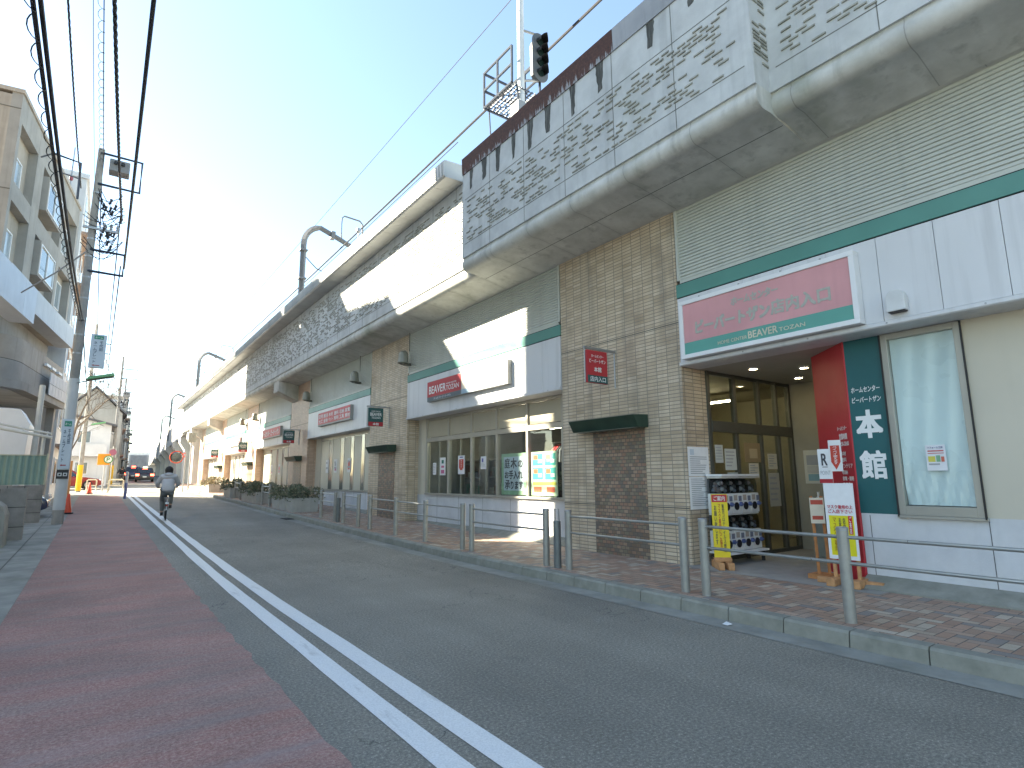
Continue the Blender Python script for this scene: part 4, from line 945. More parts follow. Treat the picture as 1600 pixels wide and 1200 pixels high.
def capsule(x, y, z, lab, first=[None]):
    if first[0]: return dup(first[0], (x, y, z), label=lab)
    t = thing('capsule_machine', lab, 'capsule machine', (x, y, z), 0, 'capsule toy machines in two rows at the entrance'); first[0] = t; W_ = 0.25
    mb = MB(); mb.box(x+0.005, x+W_-0.005, y, y+0.28, z, z+0.31); bo = mb.obj('body', pm('machine_white', (0.70, 0.71, 0.69), 0.35, 0.03), t, bevel=0.012); mb = MB(); mb.box(x+0.005, x+W_-0.005, y+0.02, y+0.28, z+0.55, z+0.575); mb.obj('top_cap', pm('machine_white', (0.70, 0.71, 0.69), 0.35, 0.03), t, bevel=0.008)
    mb = MB(); mb.box(x+0.01, x+W_-0.01, y+0.25, y+0.28, z+0.31, z+0.55); mb.obj('rear_panel', pm('machine_dark', (0.08, 0.085, 0.09), 0.4), t)
    mb = MB(); prof = [(x+0.02+0.0, z+0.312), (x+W_-0.02, z+0.312), (x+W_-0.012, z+0.43), (x+W_-0.03, z+0.52), (x+W_-0.08, z+0.548), (x+0.08, z+0.548), (x+0.03, z+0.52), (x+0.012, z+0.43)]
    mb.prism(prof, 'y', y+0.012, y+0.25); ct = mb.obj('clear_container', glass('acrylic', (0.62, 0.66, 0.66), 1.2, 0.05), t, bevel=0.02)
    mb = MB(); r = random.Random(5)
    for k in range(30):
        mb.cur = r.randrange(4); mb.sphere((x+0.055+r.random()*(W_-0.11), y+0.06+r.random()*0.15, z+0.345+r.random()*0.15), 0.032, 8, 5)
    mb.obj('capsules', [cm((0.12, 0.12, 0.12)), cm((0.50, 0.51, 0.52)), cm((0.24, 0.27, 0.34)), cm((0.30, 0.22, 0.20))], ct, smooth=True)
    mb = MB(); mb.lathe((0, 0, 0), [(0, 0)], 3) if False else mb.tube([(x+0.10, y-0.001, z+0.11), (x+0.10, y-0.012, z+0.11)], 0.062, 18); sl = mb.obj('outlet', M['black'], bo)
    mb = MB(); mb.tube([(x+0.21, y, z+0.14), (x+0.21, y-0.03, z+0.14)], 0.035, 14); mb.box(x+0.185, x+0.235, y-0.05, y-0.03, z+0.13, z+0.15); mb.obj('crank', pm('crank_blue', (0.10, 0.14, 0.30), 0.4), bo)
    mb = MB(); mb.box(x+0.17, x+0.25, y-0.004, y+0.01, z+0.19, z+0.27); mb.obj('coin_plate', cm((0.18, 0.20, 0.26)), bo); mb = MB(); mb.box(x+0.04, x+0.13, y-0.004, y+0.01, z+0.20, z+0.285); mb.obj('label_card', cm((0.42, 0.36, 0.30)), bo)
    return t
cn = ['first', 'second', 'third', 'fourth']
for r_ in range(2):
    for k in range(4): capsule(8.0+k*0.255, 5.40, 0.335+r_*0.578, 'white capsule toy machine, %s from the street in the %s row' % (cn[k], ('lower', 'upper')[r_]))
t = thing('machine_rack', 'low white rack with side posts holding the capsule machines', 'rack', (8.36, 5.55, 0.14)); mb = MB(); mb.box(7.97, 9.05, 5.30, 5.69, 0.30, 0.33)
mb.obj('shelf', M['whiteplain'], t, bevel=0.008); mb = MB(); mb.box(7.98, 9.04, 5.38, 5.68, 1.492, 1.53); mb.obj('top_board', M['whiteplain'], t, bevel=0.008)
for x in (8.03, 8.98):
    for y in (5.38, 5.64): mb = MB(); mb.lathe((x, y, 0.14), [(0.03, 0), (0.03, 0.16)], 10); mb.obj('castor', M['black'], t)
# yellow information board on wooden feet
YB = (0.35, 0.02, 0.03)
t = sheet('yellow_board', 'tall narrow yellow information board with red top on wooden feet beside the capsule machines', 'sign board', (7.63, 5.36, 0.30), (0.75, -0.66, 0), UP, 0.235, 0.93,
          [('r', (0.48, 0.03, 0.035), .02, .87, .96, .12), ('t', (.7, .7, .68), .15, .89, .7, .08, 'ご案内', .01), ('t', INK, .62, .08, .16, .76, vert('新型コロナウイルス感染'), .006), ('t', (.5, .04, .03), .38, .12, .16, .72, vert('マスク着用にご協力'), .006), ('t', INK, .13, .2, .16, .62, vert('お願い致します'), .006)], None, (0.78, 0.60, 0.03), 0.02)
mb = MB(); o_ = Vector((7.63, 5.36, 0.14)); rt_ = Vector((0.75, -0.66, 0)).normalized()
mb.slab(o_, rt_, UP, -0.01, 0.10, 0.255, 0.06, -0.03, 0.05); mb.slab(o_, rt_, UP, 0.0, 0.0, 0.09, 0.10, -0.22, 0.22); mb.slab(o_, rt_, UP, 0.14, 0.0, 0.09, 0.10, -0.22, 0.22); mb.obj('wooden_foot', M['woodlight'], t, bevel=0.008)
# white poster board with yellow panel at the foot of the red wall
t = sheet('poster_board', 'white poster board with yellow panel on wooden feet beside the red wall', 'sign board', (7.66, 3.68, 0.46), (0.12, -1, 0), UP, 0.345, 0.94,
          [('r', (0.70, 0.62, 0.02), .10, .05, .82, .52), ('r', (.58, .02, .03), .74, .33, .13, .24), ('t', (0.52, 0.03, 0.06), .08, .66, .84, .05, 'マスク着用の上', .02), ('t', (0.52, 0.03, 0.06), .1, .60, .8, .05, 'ご入店下さい', .02),
           ('t', INK, .56, .16, .09, .38, vert('店内混雑時'), .006), ('t', INK, .42, .12, .09, .42, vert('お客様にお願い'), .006), ('t', (.4, .2, .02), .22, .1, .12, .44, vert('マスクの着用'), .006), ('t', (.7, .7, .7), .77, .34, .07, .22, vert('ご来店'), .01)], None, (0.74, 0.75, 0.77), 0.012)
mb = MB(); o_ = Vector((7.66, 3.68, 0.14)); rt_ = Vector((0.12, -1, 0)).normalized()
for a in (0.02, 0.29): mb.slab(o_, rt_, UP, a, 0.06, 0.04, 1.2, -0.05, -0.005)
mb.slab(o_, rt_, UP, -0.02, 0.0, 0.10, 0.09, -0.30, 0.16); mb.slab(o_, rt_, UP, 0.26, 0.0, 0.10, 0.09, -0.30, 0.16); mb.slab(o_, rt_, UP, -0.2, 0.0, 0.75, 0.07, -0.14, -0.05); mb.obj('wooden_foot', M['woodlight'], t, bevel=0.01)
sheet('flag_sign', 'small white board with a black letter R and POINT hung on the red wall', 'sign', (7.70, 3.735, 1.40), (0.1, -1, 0), UP, 0.16, 0.44, [('t', INK, .28, .52, .42, .34, 'R', .02), ('t', GREY, .12, .24, .76, .12, 'POINT', .0), ('r', INK, .30, .46, .4, .02), ('r', (.38, .02, .03), .0, .0, 1, .12)], None, (.72, .73, .74), .006)
t = thing('arrow_sign', 'red arrow shaped paper sign with white characters pointing down', 'sign', (7.70, 3.52, 1.7)); mb = MB(); o_ = Vector((7.70, 3.59, 1.55)); rt_ = Vector((0.12, -1, 0)).normalized()
mb.slab(o_, rt_, UP, 0, 0, 0.15, 0.40, 0, 0.004); pa = mb.obj('paper', cm((.70, .70, .70)), t); mb = MB(); P = lambda a, b, d=.0055: o_ + rt_*a + Vector(UP)*b + rt_.cross(Vector(UP))*d
mb.poly([P(.02, .33), P(.02, .12), P(.075, .02), P(.13, .12), P(.13, .33)]); mb.obj('red_arrow', cm((.52, .05, .03)), pa); mb = MB(); write(mb, vert('ペイペイ使えます'), o_, rt_, UP, .05, .09, .05, .23, .0068, .01); mb.obj('lettering', cm((.75, .72, .70)), pa)
t = thing('wooden_price_stand', 'orange wooden stand with a small price card behind the poster board', 'sign stand', (8.0, 3.98, .14)); mb = MB()
for a in (0, .10): mb.tube([(7.95+a, 3.98-a*.9, .2), (7.98+a, 4.02-a*.9, 1.22)], .022, 6)
mb.box(7.88, 8.16, 3.80, 4.10, .14, .20); mb.obj('post', M['wood'], t); 
mb = MB(); o_ = Vector((7.93, 4.02, .86)); rt_ = Vector((.55, -.83, 0)).normalized(); mb.slab(o_, rt_, UP, 0, 0, .17, .34, .02, .03); pc_ = mb.obj('price_card', cm((.68, .62, .5)), t); mb = MB(); mb.rect(o_, rt_, UP, .01, .25, .15, .06, .0315); mb.rect(o_, rt_, UP, .02, .05, .13, .05, .0315); mb.obj('print_block', cm((.5, .08, .05)), pc_)
# notice on the filmed window
sheet('window_notice', 'small printed notice taped on the filmed window right of the name wall', 'notice', (IX-0.012, 2.61, 1.545), RT, UP, 0.20, 0.30,
      [('t', (.06, .07, .25), .12, .86, .76, .08, 'リフォーム工房', .01), ('r', (.5, .1, .1), .1, .74, .8, .05), ('r', (.5, .1, .1), .1, .66, .8, .03), ('r', (.62, .55, .1), .1, .34, .35, .22), ('r', (.2, .4, .25), .5, .34, .2, .25), ('r', (.6, .15, .1), .74, .34, .16, .2), ('r', GREY, .1, .22, .55, .06)], None, (.70, .71, .74))
t = thing('clip_frame', 'thin frame', 'frame') if False else None
# posters and banners in the display window
pg = 'posters stuck inside the display window'
def wp(y, z0, w_, h_, lab, items, paper=(.68, .69, .71)): return sheet('window_poster', lab, 'poster', (IX+0.004, y, z0), RT, UP, w_, h_, items, pg, paper, .003)
wp(14.98, 1.60, 0.20, 0.34, 'leftmost small pale leaflet in the display window', lines(6, .1, .9, seed=12))
wp(14.56, 1.58, 0.32, 0.50, 'poster with a green emblem and pink lines in the display window', [('r', (.03, .18, .14), .3, .66, .4, .2), ('r', (.5, .12, .25), .25, .42, .5, .12), ('r', (.5, .12, .25), .2, .1, .6, .2)])
wp(13.54, 1.60, 0.34, 0.50, 'poster with a red downward arrow in the display window', [('r', (.55, .07, .05), .15, .3, .7, .5), ('r', (.10, .12, .3), .25, .88, .5, .06), ('t', (.72, .72, .72), .40, .34, .2, .42, vert('ペイペイ'), .01), ('r', (.55, .07, .05), .3, .22, .4, .08)])
wp(12.40, 1.72, 0.26, 0.32, 'small white card in the third pane of the display window', lines(4, .1, .5, seed=14) + [('r', (.12, .12, .35), .2, .55, .3, .3)])
# garden service banner
t = sheet('garden_banner', 'pale green banner with large black brush lettering in the display window', 'banner', (IX+0.030, 11.50, 1.10), RT, UP, 0.98, 0.97,
      [('r', (.60, .66, .72), .10, .10, .82, .82), ('t', INK, .14, .64, .22, .24, '庭', .012), ('t', INK, .40, .64, .24, .24, '木', .03), ('t', INK, .70, .66, .18, .16, 'の', .03), ('t', INK, .15, .40, .16, .16, 'お', .03), ('t', INK, .33, .38, .54, .20, '手入れ', .03), ('t', INK, .15, .13, .22, .22, '承', .015), ('t', INK, .40, .14, .48, .18, 'ります', .03)], None, (.36, .52, .34), .004)
t = sheet('sale_banner', 'pale green banner with teal and red squares, half in sunlight, in the display window', 'banner', (IX+0.030, 10.32, 1.10), RT, UP, 0.92, 0.97,
      [('r', (.05, .33, .30), .06+.48*i, .36+.32*j, .40, .27) for i in (0, 1) for j in (0, 1)] + [('r', (.62, .12, .06), .10+.48*i, .50+.32*j, .16, .10) for i in (0, 1) for j in (0, 1)] + [('r', (.65, .68, .62), .28+.48*i, .42+.32*j, .14, .08) for i in (0, 1) for j in (0, 1)] + [('r', (.62, .55, .10), .06, .24, .9, .07), ('r', (.62, .14, .08), .1, .08, .3, .12), ('r', (.62, .14, .08), .6, .08, .3, .12)], None, (.52, .62, .42), .004)
t = thing('clothes_rack', 'rack of red and dark jackets behind the right end of the display window', 'clothes rack', (8.55, 9.65, .2))
mb = MB(); mb.tube([(8.5, 9.2, 2.28), (8.5, 10.15, 2.28)], .015, 8); mb.tube([(8.5, 9.22, .3), (8.5, 9.22, 2.28)], .015, 8); mb.tube([(8.5, 10.13, .3), (8.5, 10.13, 2.28)], .015, 8); mb.obj('stand', M['steel'], t)
for k in range(8):
    y = 9.27+k*.09; c = (.50, .03, .04) if k > 5 else ((.03, .03, .035) if k % 2 else (.09, .09, .10))
    mb = MB(); hgt = 1.35 if k > 5 else 1.0; prof = [(8.32, 2.10), (8.47, 2.24), (8.53, 2.24), (8.68, 2.10), (8.74, hgt+.1), (8.70, hgt), (8.30, hgt), (8.26, hgt+.1)]; mb.prism(prof, 'y', y, y+.06); j = mb.obj('jacket', cm(c, .7), t, bevel=.015)
t = thing('potted_plant', 'leafy potted plant behind the right corner of the display window', 'plant', (8.35, 9.40, 1.0)); mb = MB(); leafy(mb, (8.35, 9.40, 1.35), .22, .18, .22, 260, .12, 4); mb.obj('foliage', LEAF, t); mb = MB(); mb.lathe((8.35, 9.40, .95), [(.09, 0), (.13, .2), (.10, .2)], 14); mb.obj('pot', cm((.1, .1, .1)), t)
mb = MB(); mb.box(8.15, 8.6, 9.2, 9.62, .2, .95); tag(mb.obj('display_plinth', cm((.2, .2, .19))), 'low grey plinth under the potted plant behind the glass', 'plinth')
# posters on the boarded third and fourth bays
for y, lab, r_ in ((24.6, 'small pale poster on the boarded third bay', 0), (23.55, 'white poster with pink lines on the boarded third bay', 1), (22.0, 'red arrow poster on the boarded third bay', 2), (34.1, 'small faded poster on the boarded fourth bay', 1), (32.5, 'small red poster on the boarded fourth bay', 2)):
    sheet('window_poster', lab, 'poster', (IX-0.026, y, 1.75), RT, UP, .36, .55, [[], [('r', (.5, .15, .25), .2, .15, .6, .2), ('r', GREY, .2, .5, .5, .2)], [('r', (.6, .08, .06), .2, .2, .6, .6)]][r_] + lines(2, .1, .9, seed=21), 'posters on the boarded bays', (.64, .65, .66), .004)
# ------------------------------------------------------------------ left side: the beige apartment block
d_ = Vector((1.46, 10, 0)).normalized(); nr_ = Vector((d_.y, -d_.x, 0)); P0 = Vector((-3.3, 25, 0))
def uf(u, n, z): return P0 + d_*u + nr_*n + Vector((0, 0, z))
b1 = thing('apartment_block', 'beige grey apartment block with recessed window bays and a curved concrete band above the carport', 'apartment block', (-3.3, 25, 0.25))
LB = 10.1
def ub(*bs):
    mb = MB(uf)
    for b in bs: mb.box(*[b[k] for k in (0, 1, 2, 3, 4, 5)])
    return mb
ub((0, LB, -4.1, -0.30, 8.0, 15.05), (1.95, LB, -9, -4.12, 8.0, 15.05)).obj('wall', M['b1'], b1)
grid = [(0, 0.28, -0.30, 0, 8.9, 15.15), (2.5, 3.45, -0.30, 0, 8.9, 15.15), (6.95, 7.4, -0.30, 0, 8.9, 15.15), (LB-0.3, LB, -0.30, 0, 8.9, 15.15)]
for a, b in ((0.28, 2.5), (3.45, 6.95), (7.4, LB-.3)):
    for z0, z1 in ((14.15, 15.15), (11.25, 11.95), (8.9, 9.2)): grid.append((a, b, -0.30, -0.004, z0, z1))
ub(*grid).obj('facade_frame', M['b1grey'], b1)
ub((-0.05, LB+.05, -4.1, 0.05, 15.15, 15.30), (1.95, LB+.05, -9.05, -4.12, 15.15, 15.30)).obj('roof_parapet', M['b1'], b1)
ub((5.6, LB-.3, -9, -2.2, 15.3, 18.0)).obj('roof_shade_box', M['b1'], b1)  # added box, hidden from the camera, that shades the viaduct's noise cover
ub((-0.012, 0.0, -4.1, 0.002, 11.5, 11.53), (-0.012, 0.0, -4.1, 0.002, 14.55, 14.58)).obj('joint_sealant', pm('sealant', (0.13, 0.125, 0.11), 0.8), b1)
wnum = 0
def b1_window(u0, u1, z0, z1, n, box):
    w_ = None
    if box:
        ub((u0-.08, u1+.08, -0.3, n, z0-.10, z0-.02), (u0-.08, u1+.08, -0.3, n, z1+.02, z1+.10), (u0-.08, u0, -0.3, n, z0-.02, z1+.02), (u1, u1+.08, -0.3, n, z0-.02, z1+.02)).obj('bay_box', M['b1grey'], b1)
    m_ = (u0+u1)/2; T = .05
    w_ = ub((u0, u0+T, n-.06, n+.02, z0, z1), (u1-T, u1, n-.06, n+.02, z0, z1), (u0+T, u1-T, n-.06, n+.02, z1-T, z1), (u0+T, u1-T, n-.06, n+.02, z0, z0+T), (m_-.025, m_+.025, n-.05, n+.015, z0+T, z1-T)).obj('window_frame', M['whiteplain'], b1)
    ub((u0+T, m_-.025, n-.05, n-.02, z0+T, z1-T)).obj('window_pane', M['gl_house'], w_); ub((m_+.025, u1-T, n-.04, n-.01, z0+T, z1-T)).obj('window_pane', pm('curtained_pane', (0.28, 0.33, 0.35), 0.12, .2, .6, spec=.9), w_)
for zb in (11.95, 9.2):
    b1_window(0.42, 1.85, zb, zb+1.3, -0.27, False); b1_window(3.7, 5.95, zb+.5, zb+1.75, 0.18, True); b1_window(6.2, 6.8, zb+.8, zb+1.5, -0.27, False); b1_window(7.7, 9.5, zb+.4, zb+1.7, -0.27, False)
ub((0.0, LB, -0.3, 0.35, 7.95, 8.88), ).obj('white_band', pm('pale_band', (.44, .45, .47), .5, .06, 1.0, streak=.2), b1)
ub((1.5, LB, -8.9, -0.6, 6.9, 7.98)).obj('set_back_wall', M['b1grey'], b1)
ub((0.2, 1.6, 0.05, .75, 7.15, 8.4), (-3.0, .19, -.6, .75, 7.15, 8.4)).obj('white_sign_box', pm('pale_sign_box', (.42, .44, .48), .4, .05, 1.0, streak=.1), b1)
def curve_pts(off):
    pts = [(-8.9, 2.0-off)]
    for k in range(0, 10):
        a = R(-90+k*10); pts.append((-1.5+(1.6+off)*math.cos(a), 3.6+(1.6+off)*math.sin(a)))
    pts.append((0.1+off, LB)); return pts
def curved(off, z0, z1, m_, name, th=.25):
    o_ = curve_pts(off); i_ = curve_pts(off-th); mb = MB()
    A = [[mb.V(uf(u, n, z)) for n, u in pts] for pts in (o_, i_) for z in (z0, z1)]
    n = len(o_)
    for k in range(n-1):
        mb.F([A[0][k], A[0][k+1], A[1][k+1], A[1][k]]); mb.F([A[2][k], A[3][k], A[3][k+1], A[2][k+1]]); mb.F([A[1][k], A[1][k+1], A[3][k+1], A[3][k]]); mb.F([A[0][k], A[2][k], A[2][k+1], A[0][k+1]])
    mb.F([A[0][0], A[1][0], A[3][0], A[2][0]]); mb.F([A[0][-1], A[2][-1], A[3][-1], A[1][-1]])
    return mb.obj(name, m_, b1, smooth='auto')
curved(0, 5.25, 6.0, M['b1grey'], 'curved_band'); curved(-.004, 6.02, 6.9, M['b1'], 'curved_band'); curved(-.02, 6.0, 6.02, M['dark'], 'band_joint')
curved(.22, 4.92, 5.24, M['b1grey'], 'canopy_edge', .45)
ub((2.2, LB, -8.8, -0.2, 4.94, 5.2)).obj('canopy_soffit', M['soffit'], b1)
mb = MB(uf); 
for i in range(6):
    for j in range(2): mb.box(6.6+i*.57, 7.14+i*.57, 0.36, .39, 5.2+j*.5, 5.68+j*.5)
mb.obj('white_tile_panel', M['b2'], b1)
for u in (6.6, 7.6, 8.8):
    mb = MB(uf); mb.box(u, u+.65, .12, .22, 6.45, 6.56); mb.obj('tube_light', M['whiteplain'], b1)
ub((3.5, LB, -3.2, -3.0, .25, 4.93), (2.2, 3.4, -6, -5.8, .25, 4.93)).obj('garage_back_wall', pm('garage_wall', (0.22, 0.21, 0.19), 0.8, .15), b1)
mb = MB(uf)
for k in range(26): mb.prism([(-2.99, .5+k*.12), (-2.93, .55+k*.12), (-2.99, .62+k*.12)], 'x', 5.5, 8.2) if False else mb.box(5.5, 8.2, -3.0, -2.95, .5+k*.12, .59+k*.12)
mb.obj('roller_shutter', pm('shutter_brown', (0.33, 0.27, 0.20), 0.5), b1)
for u, n in ((9.8, -.3), (6.5, -2.9), (2.9, -2.0)): ub((u, u+.3, n, n+.3, .2, 4.93)).obj('column', M['b1grey'], b1)
# neighbours
def block(name, lab, x0, x1, y0, y1, h, m_, floors, sx=None, roof=None, cols=3, group=None):
    t = thing(name, lab, 'building', ((x0+x1)/2, y0, g(y0)), 0, group)
    mb = MB(); mb.box(x0, x1, y0, y1, g(y0)-.3, h); mb.obj('wall', m_, t)
    mb = MB(); mb.box(x0-.1, x1+.1, y0-.1, y1+.1, h, h+.25); mb.obj('parapet', m_, t)
    fh = (h-g(y0))/floors
    for f in range(floors):
        for c in range(cols):
            wv = (y1-y0)/cols; ya = y0+c*wv+wv*.22; z = g(y0)+f*fh+fh*.3
            mb = MB(); mb.box(x1-.02, x1+.05, ya, ya+wv*.56, z, z+fh*.48); wfr = mb.obj('window', M['whiteplain'], t)
            mb = MB(); mb.box(x1+.03, x1+.06, ya+.06, ya+wv*.56-.06, z+.06, z+fh*.48-.06); mb.obj('pane', M['gl_house'], wfr)
        if f: 
            mb = MB(); mb.box(x1-.02, x1+.45, y0+.4, y1-.4, g(y0)+f*fh-.1, g(y0)+f*fh+.04); mb.obj('ledge', pm('ledge_brown', (.36, .25, .19), .6), t)
    return t
block('apartment_tower', 'white apartment building with brown ledges just beyond the beige block', -9, -1.75, 35.6, 43.6, 17.2, M['b2'], 6)
# the block beside the camera that shades this part of the street (just outside the left edge)
t = thing('office_block', 'tall grey office block beside the photographer, just outside the left edge', 'building', (-8, 2, 0)); mb = MB(); mb.box(-16, -3.75, 5.5, 20.95, -.2, 18.3); mb.obj('wall', M['b2'], t); mb = MB(); mb.box(-16, -3.76, 20.952, 20.97, -.2, 18.25); mb.obj('bounce_blocker', pm('bounce_blocker_brown', (.12, .10, .09), .8, .1), t)  # dark end sheet added to stop sun bouncing onto the beige block
for f in range(5):
    for c in range(2):
        y = 7+c*7; mb = MB(); mb.box(-3.77, -3.70, y, y+3.2, 1.2+f*3.6, 3.0+f*3.6); mb.obj('window', M['gl_house'], t)
# boundary walls, fence, carport
t = thing('block_wall', 'nearer stepped concrete block wall at the left edge', 'wall', (-2.5, 17.7, .1)); mb = MB(); mb.box(-5, -1.26, 17.7, 17.92, 0, 1.33); mb.box(-5.02, -1.8, 17.68, 17.94, 1.335, 1.40); mb.obj('wall', M['wallblock'], t, bevel=.01)
mb = MB()
for z in (.45, .9): mb.box(-5, -1.255, 17.694, 17.70, z-.006, z+.006)
for x in (-1.75, -2.3): mb.box(x-.006, x+.006, 17.694, 17.70, .05, 1.32)
mb.obj('joint', M['dark'], t)
t = thing('block_wall', 'concrete block wall carrying the green fence', 'wall', (-2.5, 22.8, .2)); mb = MB(); mb.box(-6, -1.27, 22.8, 23.0, .1, 1.37); mb.obj('wall', M['wallblock'], t, bevel=.008)
mb = MB(); 
for z in (.55, .95): mb.box(-6, -1.268, 22.793, 22.80, z-.006, z+.006)
for x in (-1.7, -2.1): mb.box(x-.006, x+.006, 22.793, 22.80, .2, 1.36)
mb.obj('joint', M['dark'], t)
t = thing('green_fence', 'pale green corrugated metal fence on top of the block wall', 'fence', (-2.5, 22.9, 1.38)); mb = MB(); A = []; 
for k in range(121):
    x = -6+(4.72)*k/120; o_ = .018 if (k//2) % 2 else -.018; A.append((mb.V((x, 22.9+o_, 1.39)), mb.V((x, 22.9+o_, 2.27))))
for (a, b), (c, e) in zip(A, A[1:]): mb.F([a, c, e, b])
mb.obj('corrugated_sheet', pm('fence_green', (0.23, 0.33, 0.28), .5, .06, 1.5, streak=.15), t); mb = MB(); mb.box(-6, -1.3, 22.87, 22.93, 2.272, 2.30); mb.box(-1.275, -1.235, 22.86, 22.94, 1.38, 2.34); mb.obj('frame', pm('fence_frame', (.45, .46, .34), .5), t)
t = thing('low_wall', 'low pale concrete wall end with a rounded top at the far left edge', 'wall', (-2.2, 16.2, .1)); mb = MB(); mb.prism([(-4, 0), (-1.44, 0), (-1.46, .8), (-1.52, .98), (-1.64, 1.08), (-4, 1.12)], 'y', 16.1, 16.9); mb.obj('wall', M['gutter'], t, bevel=.02)
t = thing('carport', 'white painted carport frame in front of the beige block', 'carport', (-2.2, 24.5, .2)); mb = MB()
mb.tube([(-4.2, 24.6, 3.5), (-1.28, 24.3, 2.92)], .05, 8); mb.tube([(-4.2, 24.7, 3.66), (-1.3, 24.4, 3.05)], .035, 8); mb.tube([(-1.85, 26.6, .25), (-1.85, 26.6, 4.95)], .09, 10); mb.tube([(-1.5, 24.45, .25), (-1.5, 24.45, 3.0)], .05, 8)
for k in range(5): mb.tube([(-3.9+k*.62, 24.58-k*.06, 3.44-k*.125), (-3.9+k*.62, 24.7-k*.06, 3.62-k*.125)], .025, 6)
mb.obj('frame', pm('offwhite_steel', (.58, .58, .54), .45, .08), t)
t = thing('white_shed', 'white panelled shed with a slanted corner behind the carport frame', 'shed', (-3.4, 26.5, .3)); mb = MB(); mb.prism([(-5.5, .3), (-2.15, .3), (-2.05, 3.5), (-2.35, 4.02), (-5.5, 4.1)], 'y', 26.3, 28.2); mb.obj('body', M['whiteplain'], t, bevel=.015)
mb = MB(); mb.box(-3.1, -2.3, 26.27, 26.3, .3, 2.3); mb.obj('door', pm('shed_door', (.42, .40, .35), .5), t); mb = MB(); mb.box(-4.3, -3.3, 26.28, 26.3, 1.3, 2.2); mb.obj('window', M['gl_house'], t)
# ------------------------------------------------------------------ utility poles
def pole(x, y, h, lab, arms, r0=.135, r1=.09, wrap=None):
    t = thing('utility_pole', lab, 'utility pole', (x, y, g(y)), 0, 'concrete utility poles along the footway'); z0 = g(y)
    mb = MB(); mb.lathe((x, y, z0), [(r0, -.1), (r0*.97, 2.5), (r0*.85, h*.5), (r1, h)], 16); mb.obj('pole', M['pole'], t, smooth='auto')
    for kind, z, L in arms:
        if kind == 'arm':
            mb = MB(); mb.box(x-.25, x+L, y-.16, y-.09, z, z+.075); a = mb.obj('crossarm', M['galv'], t)
            for k in range(3):
                mb = MB(); mb.lathe((x+L*(.45+.25*k), y-.12, z+.075), [(.02, 0), (.05, .04), (.03, .08), (.055, .12), (.03, .18), (.015, .22)], 8); mb.obj('insulator', pm('insulator_grey', (.30, .31, .33), .25), a)
        elif kind == 'frame':
            mb = MB(); b_ = z+L[1]; mb.tube([(x, y-.1, z), (x+L[0], y-.1, z), (x+L[0], y-.1, b_), (x, y-.1, b_)], .045, 4); mb.obj('bracket_frame', M['bluesteel'], t)
        elif kind == 'tr':
            mb = MB(); mb.box(x+.25, x+.82, y-.25, y+.2, z, z+.42); tr = mb.obj('transformer', pm('transformer_grey', (.20, .20, .20), .5), t, bevel=.03)
            mb = MB()
            for q in (.42, .62): mb.tube([(x+q, y-.26, z+.27), (x+q, y-.34, z+.27)], .055, 10)
            mb.obj('bushing', M['black'], tr)
        elif kind == 'ins':
            rr_ = random.Random(int(y*3+z*5))
            for k in range(10):
                mb = MB(); p = (x+rr_.uniform(.12, .75), y+rr_.uniform(-.3, .2), z+rr_.uniform(-.4, .4)); mb.tube([p, (p[0]+.02, p[1], p[2]+.07), (p[0]+.03, p[1], p[2]+.16)], [.05, .03, .05], 6); mb.obj('cable_termination', M['cable'], t)
            mb = MB()
            for k in range(14):
                p = Vector((x+rr_.uniform(-.3, .3), y-.1, z+rr_.uniform(-.6, .8))); q = Vector((x+rr_.uniform(.45, .85), y+rr_.uniform(-.3, .2), z+rr_.uniform(-.4, .5))); m_ = (p+q)/2-Vector((0, 0, rr_.uniform(.15, .45)))
                mb.tube([p, p*.5+m_*.5-Vector((0, 0, .05)), m_, q*.5+m_*.5-Vector((0, 0, .05)), q], .012, 5)
            mb.obj('jumper_cables', M['cable'], t)
        elif kind == 'lamp':
            mb = MB(); mb.tube([(x, y-.1, z-.12), (x+.45, y-.14, z+.02), (x+L, y-.2, z+.16)], .022, 6); ar = mb.obj('lamp_arm', M['galv'], t)
            mb = MB(); mb.prism([(x+.30, z+.0), (x+.34, z+.10), (x+L-.02, z+.27), (x+L+.02, z+.20), (x+L-.05, z+.17)], 'y', y-.32, y-.08); mb.obj('lamp_head', pm('lamp_green', (.16, .42, .20), .4), ar, bevel=.012)
        elif kind == 'bands':
            mb = MB()
            for q in L: mb.lathe((x, y, z0+q), [(r0+(r1-r0)*q/h+.012, 0), (r0+(r1-r0)*q/h+.012, .05)], 14)
            mb.obj('steel_band', M['galv'], t)
        elif kind == 'guard':
            mb = MB(); mb.lathe((x, y, z0+.1), [(r0+.02, 0), (r0+.02, L)], 16); mb.obj('pole_guard', M['yellow'], t)
    if wrap:
        mb = MB(); mb.lathe((x, y, z0+.42), [(r0+.006, 0), (r0+.004, 2.2), (r0-.002, 4.0)], 18); mb.obj('grey_wrap', pm('pole_wrap', (.50, .52, .53), .5, .06), t, smooth='auto')
    return t
PX1, PY1 = -.80, 22.1
pole(PX1, PY1, 12.2, 'tall concrete utility pole with advertising plate, nearest on the left', [('frame', 11.15, (1.15, 1.1)), ('tr', 11.66, 0), ('ins', 10.3, 0), ('ins', 9.3, 0), ('frame', 8.15, (.93, .72)), ('lamp', 4.6, 1.0), ('bands', 0, [5.2, 5.8, 6.3, 7.0, 7.7, 8.4, 9.0, 10.6]), ('arm', 9.55, .7)], .145, .095, True)
